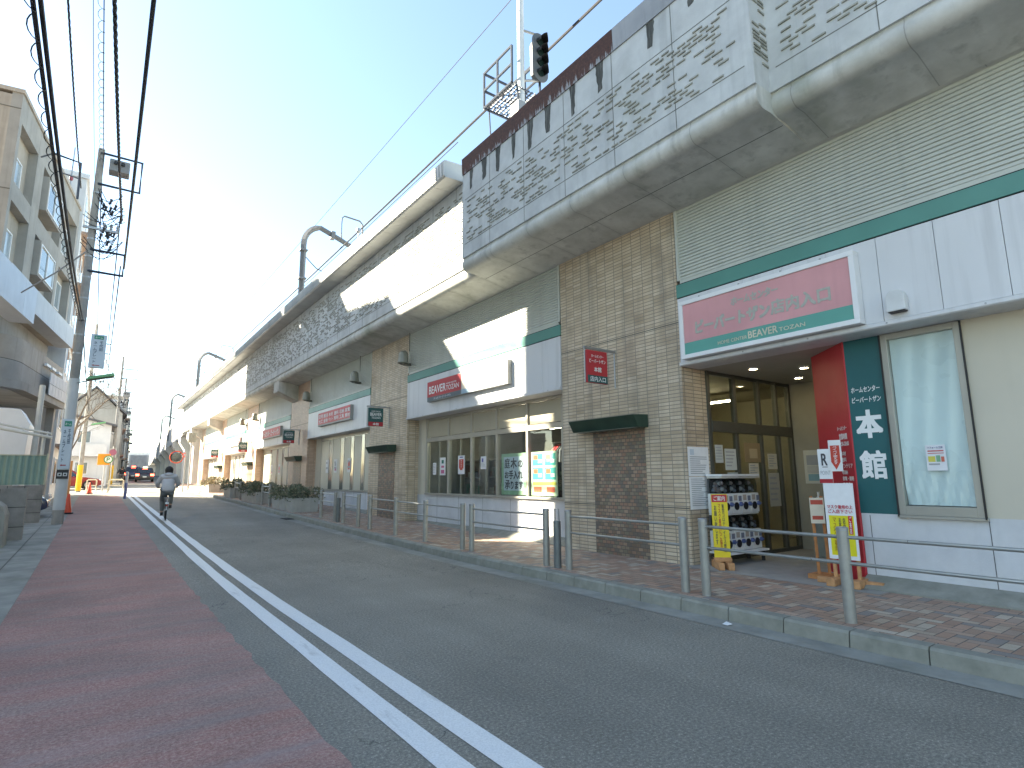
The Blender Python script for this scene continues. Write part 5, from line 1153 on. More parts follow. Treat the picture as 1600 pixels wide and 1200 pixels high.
for x, y, h, lab, arms in [(-.85, 47.9, 11.5, 'second utility pole with a yellow guard beside the parking lot', [('arm', 9.5, .8), ('ins', 8.4, 0), ('guard', 0, 1.7), ('frame', 10.2, (.9, .7)), ('lamp', 5.2, 1.1)]), (1.1, 63, 11.8, 'third utility pole with a yellow guard', [('arm', 9.8, .8), ('frame', 10.8, (1.2, .9)), ('ins', 8.6, 0), ('guard', 0, 1.7), ('tr', 9.1, 0)]),
                           (1.6, 79, 11.8, 'fourth utility pole along the street', [('arm', 9.6, .8), ('frame', 10.7, (1.3, .9)), ('ins', 8.2, 0), ('tr', 9, 0)]), (1.85, 96, 12, 'fifth utility pole along the street', [('arm', 9.6, .9), ('frame', 10.5, (1.4, 1.0)), ('ins', 8, 0), ('frame', 8.4, (1.2, .8))]), (1.85, 116, 12, 'sixth utility pole far along the street', [('arm', 9.6, .9), ('frame', 10.5, (1.5, 1.1)), ('ins', 8, 0), ('tr', 9, 0)]), (1.85, 140, 12.3, 'farthest utility pole in the distance', [('arm', 9.6, .9), ('frame', 10.5, (1.6, 1.2)), ('tr', 8.7, 0)])]:
    pole(x+bx(y), y, h, lab, arms)
# advertising plates on the nearest pole
def ad(o, W_, H_, lab, name, dep, label2=True):
    t = thing(name, lab, 'sign', (o[0]+W_/2, o[1], o[2]), 0, None); rt = (1, 0, 0)
    mb = MB(); mb.slab(o, rt, UP, 0, 0, W_, H_, -dep, 0); p = mb.obj('panel', pm('ad_panel', (.50, .58, .66), .35, .04), t, bevel=.012)
    mb = MB(); mb.rect(o, rt, UP, W_*.2, H_*.85, W_*.6, H_*.11, .004); mb.obj('green_heading', cm((.03, .25, .17)), p)
    mb = MB(); write(mb, 'ネーム', o, rt, UP, W_*.26, H_*.875, W_*.48, H_*.05, .006, .01); mb.obj('heading_lettering', wh, p)
    mb = MB(); write(mb, vert('千代田'), o, rt, UP, W_*.56, H_*.50, W_*.24, H_*.30, .005, .015); write(mb, vert('ネームプレート'), o, rt, UP, W_*.2, H_*.14, W_*.24, H_*.64, .005, .012); mb.obj('lettering', cm((.05, .09, .15)), p)
    mb = MB(); a = [(W_*.2, H_*.07), (W_*.34, H_*.095), (W_*.34, H_*.08), (W_*.7, H_*.08), (W_*.7, H_*.06), (W_*.34, H_*.06), (W_*.34, H_*.045)]
    mb.poly([(o[0]+p_[0], o[1]-.005, o[2]+p_[1]) for p_ in a]); mb.obj('red_arrow', cm((.35, .04, .05)), p)
    return t, p
ad((-.50, 21.95, 5.02), .41, 1.08, 'pale blue box sign with vertical lettering projecting from the pole above the green lamp', 'pole_sign', .16)
t, p = ad((-.955, 21.93, 1.86), .29, 1.50, 'pale blue advertising plate with vertical lettering wrapped on the lower pole', 'pole_sign', .02)
t = thing('block_number_plate', 'small black plate with white squares below the advertising plate on the pole', 'sign', (-.81, 21.9, 1.6)); mb = MB(); mb.slab((-.955, 21.93, 1.56), (1, 0, 0), UP, 0, 0, .29, .27, -.02, 0); p = mb.obj('panel', M['black'], t)
mb = MB(); 
for a in (.03, .16): mb.rect((-.955, 21.93, 1.56), (1, 0, 0), UP, a, .08, .10, .10, .004)
mb.obj('white_square', cm((.6, .62, .62)), p); mb = MB(); 
for a in (.055, .185): mb.rect((-.955, 21.93, 1.56), (1, 0, 0), UP, a, .105, .05, .05, .007)
mb.obj('black_square', M['black'], p)
# cables overhead: from the nearest pole towards a pole behind the photographer
def cable(lab, far, kx, kz, r, spiral=0, twin=0, twist=False, ext=None):
    Xf, Zf = far; Yf = 22.1; Ym = 5.0; sag = 1.0
    Y1 = 10.0
    for _ in range(40):
        zt = Zf - sag + sag*((Y1-Ym)/17.1)**2; Y1 = (zt-1.5)/kz
    X1 = kx*Y1; k = (Xf-X1)/(Yf-Y1)
    f = lambda y, dx=0, dz=0: (X1+k*(y-Y1)+dx, y, Zf-sag+sag*((y-Ym)/17.1)**2+dz)
    t = thing('overhead_cable', lab, 'cable', f(Yf), 0, 'overhead cables running to the nearest utility pole')
    ys = [Yf-1.1*i for i in range(0, 32)]
    mb = MB()
    if twist:
        for ph in (0, 2.1, 4.2):
            yy = [Yf-.09*i for i in range(0, 260)]; mb.tube([f(y, .62*r*math.cos(y*9+ph), .62*r*math.sin(y*9+ph)) for y in yy], r*.55, 5)
    else:
        mb.tube([f(y) for y in ys], r, 8)
        if twin: mb.tube([f(y, twin, .02) for y in ys], r, 8)
    mb.obj('cable', M['cable'], t, smooth='auto')
    if spiral:
        mb = MB(); yy = [Yf-.045*i for i in range(0, 520)]
        mb.tube([f(y, -spiral*.7+spiral*math.cos(y*15), -.02+spiral*math.sin(y*15)) for y in yy], .006, 4); mb.obj('spiral_hanger', M['cable'], t)
    return t
cable('thick double telephone cable with a loose spiral hanger, leftmost overhead', (-.80, 6.5), -.137, .695, .020, .036, .05)
cable('thin twisted cable second from the left, running to the roof frame of the beige block', (-1.22, 10.9), -.0977, .715, .018, 0, 0, True)
cable('hair thin single wire, third from the left overhead', (-.85, 10.9), -.0685, .731, .006)
cable('thin cable with a spiral hanger to the top of the nearest pole', (-.72, 12.0), -.0555, .738, .011, .06)
cable('thick twisted power cable ending at the insulators of the nearest pole', (-.05, 10.1), -.0425, .746, .032, 0, 0, True)
cable('thick straight power cable, rightmost overhead, to the lower bracket of the pole', (.15, 8.45), .0075, .774, .028)
# cables carrying on down the street between the poles
nm = 0
for (x0, z0_, lab) in ((.05, 8.5, 'lower street cable running on past the nearest pole'), (-.1, 10.2, 'upper street cable running on past the nearest pole'), (-.75, 6.4, 'telephone cable running on along the left side'), (-.75, 11.9, 'top wire running on along the poles')):
    pts = []; yy = [22.1, 47.9, 63, 79, 96, 116, 140]; zz = [z0_]+[z0_-1.2+g(y)*.5+(.3 if z0_ > 9 else .6) for y in yy[1:]]
    for (ya, za), (yb, zb) in zip(zip(yy, zz), zip(yy[1:], zz[1:])):
        for k in range(8): s_ = k/8; y = ya+(yb-ya)*s_; pts.append((x0+bx(y)+1.7*min(1, max(0, (y-48)/25)), y, za+(zb-za)*s_-2.2*s_*(1-s_)*.35))
    wire('street_cable', pts, .02, lab, 'cable', 'cables along the left row of poles')
t = thing('roof_frame', 'angular blue steel cable frame reaching out from the beige block', 'cable frame', (-2.2, 22.6, 11)); mb = MB(); mb.tube([(-2.6, 25.1, 13.0), (-2.0, 22.1, 11.85), (-1.3, 22.1, 11.75), (-1.28, 22.1, 10.5)], .035, 4); mb.tube([(-1.3, 22.1, 11.2), (-2.0, 23.5, 11.9)], .02, 4); mb.obj('frame', M['bluesteel'], t)
wire('stay_rod', [(-.85, 22.1, 8.85), (-1.6, 22.6, 8.1), (-2.45, 23.3, 7.45)], .022, 'thin stay rod between the nearest pole and the beige block', 'rod', None, M['galv'])
t = thing('roof_aerial', 'thin aerial with a small red lamp on the roof of the beige block', 'aerial', tuple(uf(9, -.3, 15.3))); mb = MB(uf); mb.tube([(9.0, -.3, 15.3), (9.0, -.3, 18.0)], .03, 6); mb.obj('rod', M['galv'], t); mb = MB(uf); mb.lathe((9.0, -.3, 16.2), [(.04, 0), (.08, .06), (.08, .2), (.03, .26)], 8); mb.obj('red_lamp', pm('dull_red', (.30, .08, .10), .5), t)
# ------------------------------------------------------------------ cones, posts, barriers
def cone(x, y, lab, first=[None]):
    if first[0]: return dup(first[0], (x, y, g(y)+.02), label=lab)
    t = thing('traffic_cone', lab, 'traffic cone', (x, y, g(y)+.02), 0, 'orange traffic cones'); first[0] = t; z = g(y)+.02
    mb = MB(); mb.lathe((x, y, z+.03), [(.14, 0), (.135, .03), (.035, .66), (.02, .68)], 16); mb.obj('cone', M['orange'], t, smooth='auto'); mb = MB(); mb.box(x-.19, x+.19, y-.19, y+.19, z, z+.035); mb.obj('base', M['black'], t, bevel=.01); return t
cone(-.72, 26.6, 'orange traffic cone behind the nearest utility pole'); cone(-.22, 44.4, 'orange traffic cone in front of the yellow pole guard')
t = thing('delineator_post', 'pale blue and white delineator post at the end of the red footway', 'bollard', (1.38, 37.2, g(37.2))); z = g(37.2); mb = MB(); mb.lathe((1.38, 37.2, z), [(.075, 0), (.07, .85)], 12); mb.obj('post', pm('post_blue', (.16, .20, .40), .45), t); mb = MB(); mb.lathe((1.38, 37.2, z+.85), [(.07, 0), (.065, .55), (.03, .6)], 12); mb.obj('upper_sleeve', pm('post_pale', (.55, .60, .62), .4), t)
for x0, x1, y, lab in ((.75, 1.55, 46.4, 'cream pipe barrier across the end of the footway'), (-.4, .1, 47.3, 'small cream pipe barrier beside the parking lot')):
    t = thing('pipe_barrier', lab, 'barrier', (x0, y, g(y)), 0, 'cream pipe barriers'); z = g(y); mb = MB(); mb.tube([(x0, y, z), (x0, y, z+.78), (x0+.06, y, z+.84), (x1-.06, y, z+.84), (x1, y, z+.78), (x1, y, z)], .045, 8); mb.obj('hoop', pm('cream_paint', (.62, .56, .42), .45), t, smooth='auto'); mb = MB(); mb.tube([(x0, y, z+.45), (x1, y, z+.45)], .03, 8); mb.obj('bar', pm('cream_paint', (.62, .56, .42), .45), t)
t = thing('parking_sign', 'orange box sign with a white and green letter P on a post', 'parking sign', (.45, 48, g(48))); z = g(48); mb = MB(); mb.tube([(.45, 48, z), (.45, 48, 3.2)], .04, 8); mb.obj('post', M['galv'], t); mb = MB(); mb.box(.02, .72, 47.9, 48.06, 2.55, 3.3); p = mb.obj('box', pm('sign_orange', (.78, .26, .02), .4), t, bevel=.02)
mb = MB(); mb.tube([(.62, 47.89, 2.92), (.62, 47.86, 2.92)], .27, 20); c_ = mb.obj('green_disc', cm((.08, .24, .10)), p); mb = MB(); mb.tube([(.62, 47.858, 2.92), (.62, 47.85, 2.92)], .20, 20); mb.obj('white_disc', cm((.72, .74, .66)), c_); mb = MB(); write(mb, 'P', (.53, 47.848, 2.79), (1, 0, 0), UP, 0, 0, .17, .26, .002, .03); mb.obj('lettering', cm((.05, .2, .08)), c_)
t = thing('road_sign', 'round magenta traffic sign seen from behind the parking sign', 'road sign', (.85, 49, g(49))); z = g(49); mb = MB(); mb.tube([(.85, 49, z), (.85, 49, 3.9)], .035, 8); mb.obj('post', M['galv'], t); mb = MB(); mb.tube([(.85, 48.95, 3.45), (.85, 48.93, 3.45)], .22, 20); mb.obj('disc', cm((.26, .10, .17)), t)
t = thing('convex_mirror', 'round convex traffic mirror with an orange rim on a post', 'traffic mirror', (4.95, 45.5, g(45))); z = g(45); mb = MB(); mb.tube([(4.95, 45.5, z), (4.95, 45.5, 3.4)], .04, 8); mb.obj('post', M['galv'], t); mb = MB(); mb.lathe((0, 0, 0), [(0, 0)], 3) if False else mb.tube([(4.4, 45.35, 3.05), (4.4, 45.28, 3.05)], .43, 24); mb.tube([(4.4, 45.4, 3.1), (4.95, 45.5, 3.1)], .03, 6); mb.tube([(4.4, 45.42, 3.1), (4.95, 45.5, 3.35)], .03, 6); mb.obj('rim', M['orange'], t); mb = MB(); mb.tube([(4.4, 45.27, 3.05), (4.4, 45.25, 3.05)], [.37, .30], 24); mb.obj('mirror_glass', pm('mirror_glass', (.20, .20, .20), .08, .05, metal=.9), t)
t = thing('street_light', 'slim grey street light post beside the far shops', 'street light', (5.5, 47.5, g(47))); mb = MB(); mb.tube([(5.5, 47.5, g(47)), (5.5, 47.5, 5.0)], .06, 8); mb.obj('post', M['galv'], t); mb = MB(); mb.box(5.25, 5.75, 47.35, 47.6, 4.2, 4.9); mb.obj('lamp_box', pm('lamp_metal', (.3, .3, .3), .4), t, bevel=.02)
# bare winter tree
t = thing('bare_tree', 'bare leafless tree with tangled twigs beyond the white apartment building', 'tree', (-1.6, 46.2, g(46))); r = random.Random(11); tw = MB()
mb = MB(); mb.tube([(-1.6, 46.2, .6), (-1.55, 46.2, 2.5), (-1.4, 46.1, 4.2), (-1.2, 46.0, 5.4)], [.14, .12, .09, .06], 8)
def branch(p, dv, L, rad, dep):
    q = p + dv*L*.5 + Vector((r.uniform(-.1, .1), r.uniform(-.1, .1), r.uniform(-.05, .1))); e = q + (dv+Vector((r.uniform(-.4, .4), r.uniform(-.4, .4), r.uniform(-.2, .3)))).normalized()*L*.5
    (mb if dep > 1 else tw).tube([p, q, e], [rad, rad*.8, rad*.55], 5)
    if dep: 
        for _ in range(3): branch(q if r.random() < .4 else e, (dv+Vector((r.uniform(-.9, .9), r.uniform(-.9, .9), r.uniform(-.4, .6)))).normalized(), L*.68, rad*.55, dep-1)
for p in ((-1.5, 46.15, 3.2), (-1.4, 46.1, 4.0), (-1.3, 46.05, 4.8), (-1.2, 46, 5.4), (-1.2, 46, 5.4)): branch(Vector(p), Vector((r.uniform(-.2, 1), r.uniform(-.7, .7), r.uniform(.3, .9))).normalized(), 1.9, .05, 4)
mb.obj('trunk', M['bark'], t); tw.obj('twigs', M['bark'], t)
# ------------------------------------------------------------------ far street: houses, walls, vehicles
def house(lab, x0, x1, y0, y1, h, rise, m_, roofm):
    t = thing('house', lab, 'house', ((x0+x1)/2, y0, g(y0)), 0, 'small houses beyond the parking lot'); z = g(y0)-.2
    mb = MB(); mb.prism([(x0, z), (x1, z), (x1, h), ((x0+x1)/2, h+rise), (x0, h)], 'y', y0, y1); mb.obj('wall', m_, t)
    xm = (x0+x1)/2; mb = MB(); mb.prism([(x0-.4, h-.15), (xm, h+rise+.02), (x1+.4, h-.15), (x1+.4, h), (xm, h+rise+.22), (x0-.4, h)], 'y', y0-.4, y1+.4); mb.obj('roof', roofm, t)
    for fx in (x0+(x1-x0)*.25, x0+(x1-x0)*.7):
        for z_ in (z+1.2, z+3.9):
            mb = MB(); mb.box(fx-.5, fx+.5, y0-.05, y0+.02, z_, z_+1.1); w_ = mb.obj('window', M['whiteplain'], t); mb = MB(); mb.box(fx-.42, fx+.42, y0-.06, y0-.045, z_+.08, z_+1.02); mb.obj('pane', M['gl_house'], w_)
    mb = MB(); mb.box(xm-.5, x1-.2, y0-.9, y0, z+2.75, z+2.95); mb.box(xm-.5, x1-.2, y0-.9, y0-.85, z+2.95, z+3.8); mb.obj('balcony', m_, t)
    return t
SL = pm('slate_roof', (.10, .10, .11), .7, .15)
house('white two storey house with a dark gable roof beyond the parking lot', -5.5, .8, 62, 69, 6.4, .7, M['b2'], SL)
house('grey gabled house behind the white two storey house', -3.2, 1.8, 74, 79, 8.6, 2.6, M['b1grey'], SL)
for k, (y0, y1, x1, h, m_, lab) in enumerate([(80, 91, 2.0, 10.5, M['b2'], 'pale three storey building along the far left row'), (92, 106, 2.6, 12.5, M['b1'], 'beige four storey building along the far left row'), (108, 128, 3.4, 11, M['b2'], 'white far building along the left row'), (130, 153, 4.4, 13, M['b1grey'], 'grey distant building along the left row'), (155, 190, 5.6, 11, M['b1'], 'farthest beige building at the end of the left row')]):
    block('street_building', lab, -10+x1, x1, y0, y1, h, m_, 3+k % 2, cols=3, group='buildings along the far left row')
for x, y, w_, h, lab in ((10, 215, 14, 8, 'hazy distant block at the end of the street'), (-8, 230, 12, 11, 'tall distant block left of the street end'), (22, 240, 14, 10, 'low distant block right of the street end')):
    block('distant_block', lab, x-w_/2, x+w_/2, y, y+12, h+2, M['b2'], 4, cols=2, group='distant buildings')
t = thing('boundary_wall', 'grey wall with a green board and orange post beyond the white apartment building', 'wall', (-2, 44.2, .6)); mb = MB(); mb.box(-6, -1.35, 44.0, 44.2, .5, 2.6); mb.obj('wall', M['b1grey'], t); mb = MB(); mb.box(-2.0, -1.38, 43.93, 43.99, .7, 2.4); mb.obj('green_board', pm('board_green', (.05, .12, .07), .5), t)
mb = MB(); mb.box(-1.34, -1.18, 43.9, 44.1, .6, 2.7); mb.obj('orange_post', pm('post_orange', (.5, .25, .10), .6), t)
# cars
def car(lab, loc, rot, L, W_, H, paint, brake=False, roofsign=None, name='parked_car', van=False):
    t = thing(name, lab, 'car', loc, rot, None); hl = L/2; hw = W_/2
    def lmb(): m_ = MB(); m_.local = True; return m_
    mb = lmb(); belt = H*.60
    prof = [(-hl, .32), (-hl-.02, .62), (-hl+.05, belt), (hl-1.0, belt), (hl-.25, belt-.12), (hl, belt-.32), (hl, .30), (hl-.2, .22), (-hl+.2, .22)]
    mb.prism(prof, 'x', -hw, hw); mb.obj('body', paint, t, smooth='auto', bevel=.07, seg=3)
    r0 = -hl+.12; r1 = hl-(1.15 if not van else .7); tw_ = hw-.17
    def ring(z, a, b, w2): return [(-w2, a, z), (w2, a, z), (w2, b, z), (-w2, b, z)]
    mb = lmb(); lo = [mb.V(p) for p in ring(belt-.02, r0, r1, hw-.04)]; hi = [mb.V(p) for p in ring(H, r0+(.32 if not van else .1), r1-.72, tw_)]
    for k in range(4): mb.F([lo[k], lo[(k+1) % 4], hi[(k+1) % 4], hi[k]])
    mb.F(hi); mb.F(lo[::-1]); mb.obj('cabin', paint, t, smooth='auto', bevel=.06, seg=3)
    gl_ = pm('car_glass', (.02, .025, .03), .06, .05, spec=.9)
    def lerp(z, e):
        s_ = (z-belt+.02)/(H-belt+.02); a = r0+(.32 if not van else .1)*s_; b = r1-.72*s_; w2 = hw-.04-(hw-.04-tw_)*s_; return a, b, w2
    z0, z1 = belt+.05, H-.1; a0, b0, w0 = lerp(z0, 0); a1, b1_, w1 = lerp(z1, 0); e = .012
    mb = lmb(); mb.poly([(-w0+.1, a0-e, z0), (w0-.1, a0-e, z0), (w1-.08, a1-e, z1), (-w1+.08, a1-e, z1)]); mb.obj('rear_window', gl_, t)
    mb = lmb(); mb.poly([(w0-.1, b0+e, z0), (-w0+.1, b0+e, z0), (-w1+.08, b1_+e, z1), (w1-.08, b1_+e, z1)]); mb.obj('windscreen', gl_, t)
    for s_ in (-1, 1):
        mb = lmb(); m0 = (a0+b0)/2
        for ya, yb, yc, yd_ in ((a0+.15, m0-.04, m0-.04, a1+.12), (m0+.04, b0-.2, b1_-.12, m0+.04)): mb.poly([(s_*(w0+e), ya, z0), (s_*(w0+e), yb, z0), (s_*(w1+e), yc, z1), (s_*(w1+e), yd_, z1)])
        mb.obj('side_window', gl_, t)
        for y in (-hl+.85, hl-.85):
            mb = lmb(); mb.tube([(s_*(hw-.20), y, .31), (s_*(hw+.005), y, .31)], .31, 20); w_ = mb.obj('wheel', M['rubber'], t); mb = lmb(); mb.tube([(s_*(hw+.006), y, .31), (s_*(hw+.012), y, .31)], .19, 14); mb.obj('rim', M['galv'], w_)
        mb = lmb(); mb.box(s_*(hw-.34), s_*(hw-.03), -hl-.045, -hl+.1, .66, .86); mb.obj('tail_light', em('brake_lamp', (1, .06, .03), 5.0) if brake else pm('tail_lens', (.30, .02, .02), .2), t, bevel=.02)
        mb = lmb(); mb.box(s_*(hw-.42), s_*(hw-.05), hl-.1, hl+.015, .60, .74); mb.obj('headlight', pm('head_lens', (.5, .52, .54), .08, .05, spec=.9), t, bevel=.02)
        mb = lmb(); mb.box(s_*(hw+.02), s_*(hw+.16), r1-.45, r1-.35, belt+.02, belt+.16); mb.obj('wing_mirror', paint, t, bevel=.02)
    if brake: mb = lmb(); mb.box(-.22, .22, a1-.03, a1+.03, z1-.05, z1+.0); mb.obj('brake_light', em('brake_lamp', (1, .06, .03), 5.0), t)
    mb = lmb(); mb.box(-.17, .17, -hl-.04, -hl+.05, .48, .62); mb.obj('number_plate', cm((.62, .64, .62)), t); mb = lmb(); mb.box(-.17, .17, hl-.05, hl+.03, .36, .50); mb.obj('number_plate', cm((.62, .64, .62)), t)
    mb = lmb(); mb.box(-hw+.05, hw-.05, -hl-.05, -hl+.06, .25, .44); mb.obj('bumper', M['black'], t, bevel=.02)
    if roofsign: mb = lmb(); mb.box(-.2, .2, -.1, .1, H, H+.14); mb.obj('roof_lamp', roofsign, t, bevel=.03)
    return t
CP = pm('black_car_paint', (.02, .02, .022), .15, .05, spec=.7); CN = pm('navy_car_paint', (.03, .04, .09), .15, .05, spec=.7); CR = pm('red_car_paint', (.22, .02, .02), .2, .05, spec=.6); CS = pm('silver_car_paint', (.40, .41, .42), .25, .05, metal=.5)
car('black taxi braking in the road with red tail lamps and a small roof lamp', (4.44, 76, g(76)), -.05, 4.4, 1.72, 1.52, CP, True, em('taxi_lamp', (1, .9, .6), 1.2), 'taxi')
car('dark blue car with glowing brake lamps queueing left of the taxi', (3.75, 85, g(85)), -.05, 4.5, 1.75, 1.62, CN, True, em('beacon', (1, .08, .05), 2.5), 'car')
car('red car parked beside the yellow guarded pole', (-1.75, 54, g(54)+.02), R(-84), 4.2, 1.68, 1.45, CR)
car('dark blue car nosing out of the carport behind the pole', (-3.35, 25.35, g(25)+.03), R(-90), 4.3, 1.7, 1.42, CN)
car('silver car parked far back in the lot', (-5.2, 58.0, g(55)), R(-80), 4.2, 1.68, 1.5, CS) if False else None
t = thing('box_truck', 'white box truck waiting ahead of the cars', 'truck', (4.75, 96, g(96)), -.05)
def L_(): m_ = MB(); m_.local = True; return m_
mb = L_(); mb.box(-1.1, 1.1, -3, 1.6, .9, 3.2); mb.obj('cargo_box', M['whiteplain'], t, bevel=.04); mb = L_(); mb.box(-1.0, 1.0, 1.65, 3.1, .5, 2.3); mb.obj('cab', M['whiteplain'], t, bevel=.1); mb = L_(); mb.box(-.9, .9, -3.03, -2.99, 1.0, 3.1); mb.obj('rear_door', pm('truck_door', (.55, .57, .6), .4), t); mb = L_(); mb.box(-1.0, 1.0, -2.9, 3, .5, .88); mb.obj('chassis', M['black'], t)
for s_ in (-1, 1):
    for y in (-1.9, 2.2): mb = L_(); mb.tube([(s_*.72, y, .4), (s_*1.02, y, .4)], .4, 18); mb.obj('wheel', M['rubber'], t)
    mb = L_(); mb.box(s_*.7, s_*1.0, -3.04, -2.95, .7, .85); mb.obj('tail_light', pm('tail_lens', (.30, .02, .02), .2), t)
# ------------------------------------------------------------------ people on bicycles
def skin(verts, edges, rad, mat, name, parent, sub=2):
    me = bpy.data.meshes.new('sk'); me.from_pydata(verts, edges, []); ob = bpy.data.objects.new('sk', me); link(ob)
    m_ = ob.modifiers.new('s', 'SKIN'); m_.use_smooth_shade = True
    for i, v in enumerate(me.skin_vertices[0].data): v.radius = (rad[i], rad[i]) if not isinstance(rad[i], tuple) else rad[i]; v.use_root = (i == 0)
    s_ = ob.modifiers.new('b', 'SUBSURF'); s_.levels = sub; s_.render_levels = sub
    bpy.context.view_layer.update(); nm_ = bpy.data.meshes.new_from_object(ob.evaluated_get(bpy.context.evaluated_depsgraph_get()))
    bpy.data.objects.remove(ob); bpy.data.meshes.remove(me)
    nm_.materials.clear(); nm_.materials.append(mat); nm_.name = name
    o = bpy.data.objects.new(name, nm_); link(o); o.parent = parent; return o
def rider(lab, loc, rot, jacket, trousers):
    t = thing('person', lab, 'person', loc, rot, None)
    V = [(0, -.24, .97), (0, -.22, 1.12), (0, -.13, 1.30), (0, -.07, 1.42), (0, -.03, 1.50), (0, -.005, 1.585), (0, .0, 1.67)]; E_ = [(0, 1), (1, 2), (2, 3), (3, 4), (4, 5), (5, 6)]; rd = [.13, .13, (.15, .11), (.12, .09), .055, (.082, .10), (.075, .085)]
    def add(p, par, r): V.append(p); rd.append(r); E_.append((par, len(V)-1)); return len(V)-1
    for s_ in (-1, 1):
        sh = add((s_*.17, -.10, 1.39), 3, .062); el = add((s_*.29, .08, 1.17), sh, .046); wr = add((s_*.27, .30, 1.06), el, .031); pm_ = add((s_*.265, .365, 1.045), wr, (.036, .022))
        for j in range(4):
            a = add((s_*(.265+.022*(j-1.5)), .405+.006*(1.5-abs(j-1.5)), 1.045), pm_, .0095); b = add((s_*(.265+.022*(j-1.5)), .42, 1.012), a, .0085); add((s_*(.265+.02*(j-1.5)), .395, 1.0), b, .0075)
        th_ = add((s_*.225, .37, 1.035), pm_, .0105); add((s_*.215, .395, 1.012), th_, .009)
        hp = add((s_*.10, -.20, .93), 0, .098); kn = add((s_*.12, .17 if s_ > 0 else .10, .80 if s_ > 0 else .60), hp, .068); an = add((s_*.115, .02 if s_ > 0 else -.10, .44 if s_ > 0 else .22), kn, .042); add((s_*.115, .15 if s_ > 0 else .04, .385 if s_ > 0 else .165), an, (.042, .032))
    skin(V, E_, rd, pm('skin', (.42, .27, .20), .5, .05), 'body', t)
    # quilted jacket, trousers, shoes and hair over the body
    JV = [(0, -.245, .88), (0, -.24, 1.0), (0, -.22, 1.13), (0, -.13, 1.30), (0, -.08, 1.42), (0, -.06, 1.485)]; JE = [(0, 1), (1, 2), (2, 3), (3, 4), (4, 5)]; jr = [(.20, .165), (.205, .165), (.20, .16), (.205, .15), (.155, .12), (.085, .085)]
    for s_ in (-1, 1):
        for p, par, r in (((s_*.19, -.10, 1.385), 4, .09), ((s_*.305, .07, 1.165), None, .075), ((s_*.28, .27, 1.075), None, .055)):
            JV.append(p); jr.append(r); JE.append((par if par is not None else len(JV)-2, len(JV)-1))
    skin(JV, JE, jr, jacket, 'jacket', t)
    mb = MB(); mb.local = True
    mb.sphere((0, -.165, 1.455), .12, 16, 8, (1.15, .75, .55)); mb.obj('hood', jacket, t, smooth=True)
    TV = [(0, -.235, .94)]; TE = []; tr_ = [.14]
    for s_ in (-1, 1):
        for p, par, r in (((s_*.10, -.19, .91), 0, .112), ((s_*.12, .17 if s_ > 0 else .10, .80 if s_ > 0 else .60), None, .085), ((s_*.115, .03 if s_ > 0 else -.09, .47 if s_ > 0 else .25), None, .058)):
            TV.append(p); tr_.append(r); TE.append((par if par is not None else len(TV)-2, len(TV)-1))
    skin(TV, TE, tr_, trousers, 'trousers', t)
    for s_ in (-1, 1):
        mb = MB(); mb.local = True; y, z = (.08, .36) if s_ > 0 else (-.03, .14); mb.prism([(y-.13, z), (y-.13, z+.09), (y-.05, z+.11), (y+.10, z+.055), (y+.14, z+.025), (y+.14, z)], 'x', s_*.115-.042, s_*.115+.042); mb.obj('shoe', M['black'], t, bevel=.018, smooth='auto')
    mb = MB(); mb.local = True; mb.sphere((0, -.03, 1.60), .125, 16, 10, (.98, 1.0, 1.08)); mb.sphere((0, -.065, 1.53), .10, 14, 8, (1.1, .8, 1.0)); mb.obj('hair', pm('hair', (.018, .015, .014), .5, .2, 30), t, smooth=True)
    mb = MB(); mb.local = True
    for s_ in (-1, 1): mb.sphere((s_*.032, .088, 1.605), .011, 8, 6)
    mb.obj('eyes', M['black'], t, smooth=True)
    mb = MB(); mb.local = True; mb.sphere((0, .10, 1.58), .016, 8, 6, (.8, 1, 1.4)); mb.sphere((0, .09, 1.545), .02, 8, 5, (1.2, .5, .35)); mb.obj('nose_and_mouth', pm('skin', (.42, .27, .20), .5, .05), t, smooth=True)
    return t
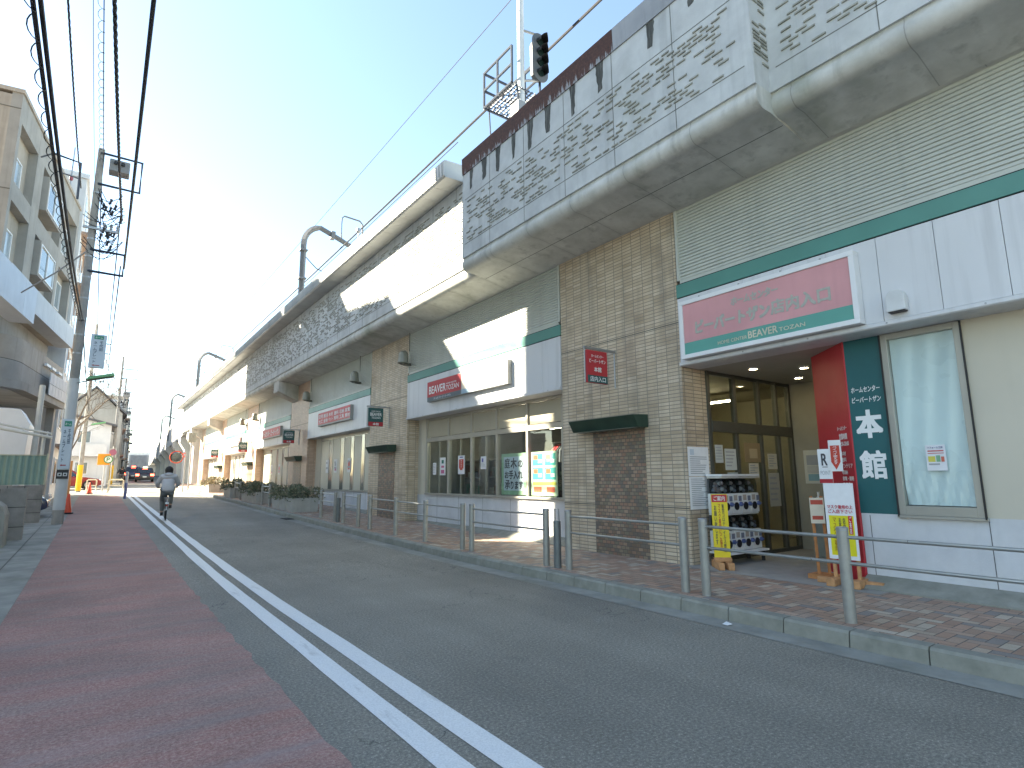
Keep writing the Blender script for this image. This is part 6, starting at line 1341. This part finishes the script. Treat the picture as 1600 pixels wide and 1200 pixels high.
def bicycle(lab, loc, rot, fr_):
    t = thing('bicycle', lab, 'bicycle', loc, rot, None); st = M['galv']
    def m_(): q = MB(); q.local = True; return q
    for y in (-.53, .55):
        q = m_(); N = 28; q.tube([(0, y+.315*math.cos(2*math.pi*k/N), .33+.315*math.sin(2*math.pi*k/N)) for k in range(N+1)], .02, 8); w_ = q.obj('wheel', M['rubber'], t, smooth=True)
        q = m_(); q.tube([(0, y+.292*math.cos(2*math.pi*k/N), .33+.292*math.sin(2*math.pi*k/N)) for k in range(N+1)], .010, 6)
        for k in range(14): a = 2*math.pi*k/14; q.tube([(0, y, .33), (0, y+.29*math.cos(a), .33+.29*math.sin(a))], .0022, 3)
        q.tube([(-.05, y, .33), (.05, y, .33)], .022, 8); q.obj('rim_and_spokes', st, w_)
        q = m_(); q.tube([(0, y+.35*math.cos(R(a)), .33+.35*math.sin(R(a))) for a in range(40 if y > 0 else 20, 190, 10)], .02, 6); q.obj('mudguard', st, t)
    q = m_(); bb = (0, 0, .28)
    for a, b in ((bb, (0, -.16, .80)), (bb, (0, .38, .62)), ((0, -.12, .62), (0, .37, .70)), ((0, .36, .60), (0, .40, .95))): q.tube([a, b], .016, 8)
    for s_ in (-.045, .045):
        q.tube([bb, (s_, -.53, .33)], .010, 6); q.tube([(0, -.14, .72), (s_, -.53, .33)], .009, 6); q.tube([(s_*.6, .38, .62), (s_, .55, .33)], .012, 6)
    q.obj('frame', fr_, t)
    q = m_(); q.tube([(-.28, .26, 1.02), (-.25, .38, 1.03), (-.08, .42, .98), (0, .40, .95), (.08, .42, .98), (.25, .38, 1.03), (.28, .26, 1.02)], .012, 6); q.obj('handlebar', st, t)
    q = m_(); q.prism([(-.13, -.30), (.13, -.30), (.12, -.18), (.03, -.02), (-.03, -.02), (-.12, -.18)], 'z', .82, .89); q.tube([(0, -.17, .78), (0, -.17, .84)], .016, 8); q.obj('saddle', M['black'], t, bevel=.025)
    q = m_(); q.tube([(.09, .02, .36), (.03, 0, .28), (-.03, 0, .28), (-.09, -.03, .14)], .010, 6); q.box(.07, .16, -.03, .07, .345, .365); q.box(-.16, -.07, -.08, .02, .12, .14); q.tube([(0.03, .0, .28), (.04, 0, .28)], .09, 18); q.obj('crank_and_pedals', st, t)
    q = m_(); q.box(-.08, .08, -.72, -.30, .70, .715); q.tube([(-.07, -.7, .70), (-.05, -.53, .35)], .006, 5); q.tube([(.07, -.7, .70), (.05, -.53, .35)], .006, 5); q.obj('rear_carrier', st, t)
    q = m_(); q.box(-.03, .03, -.90, -.88, .45, .52); q.obj('rear_reflector', pm('tail_lens', (.30, .02, .02), .2), t); q = m_(); q.box(-.05, .05, -.895, -.885, .53, .58); q.obj('white_tag', M['whiteplain'], t)
    return t
JK = pm('grey_quilted_jacket', (.50, .50, .52), .6, .06, 5, bump=.4, bsc=26)
cx, cy = 1.98, 22.2
bicycle('black city bicycle with a rear carrier ridden along the white lines', (cx, cy, g(cy)+.004), R(-4), CP)
rider('person in a pale grey hooded quilted jacket and dark trousers cycling away, seen from behind', (cx, cy, g(cy)+.004), R(-4), JK, pm('dark_trousers', (.13, .14, .14), .7, .1))
bicycle('distant bicycle on the footway beyond the barrier', (1.9, 62, g(62)+.004), R(178), CP)
rider('distant person in a black jacket cycling on the footway beyond the barrier', (1.9, 62, g(62)+.004), R(178), pm('black_jacket', (.02, .02, .025), .7), pm('brown_trousers', (.10, .08, .07), .7))
# small litter on the road near the kerb
t = thing('litter', 'small white scrap of litter in the gutter', 'litter', (5.3, 3.9, .01)); mb = MB(); mb.poly([(5.30, 3.62, .012), (5.36, 3.60, .02), (5.37, 3.68, .03), (5.31, 3.69, .012)]); mb.obj('scrap', M['whiteplain'], t)

t = thing('drain_grate', 'dark iron drain grate in the gutter beside the first planters', 'drain', (5.33, 20.3, g(20.3))); mb = MB(); z = g(20.3)+.008
for k in range(12): mb.box(5.22, 5.46, 19.9+k*.06, 19.935+k*.06, z, z+.012)
mb.obj('bars', pm('cast_iron', (.04, .04, .04), .6), t); mb = MB(); mb.box(5.20, 5.48, 19.87, 20.65, z-.004, z+.002); mb.obj('pit', M['dark'], t)
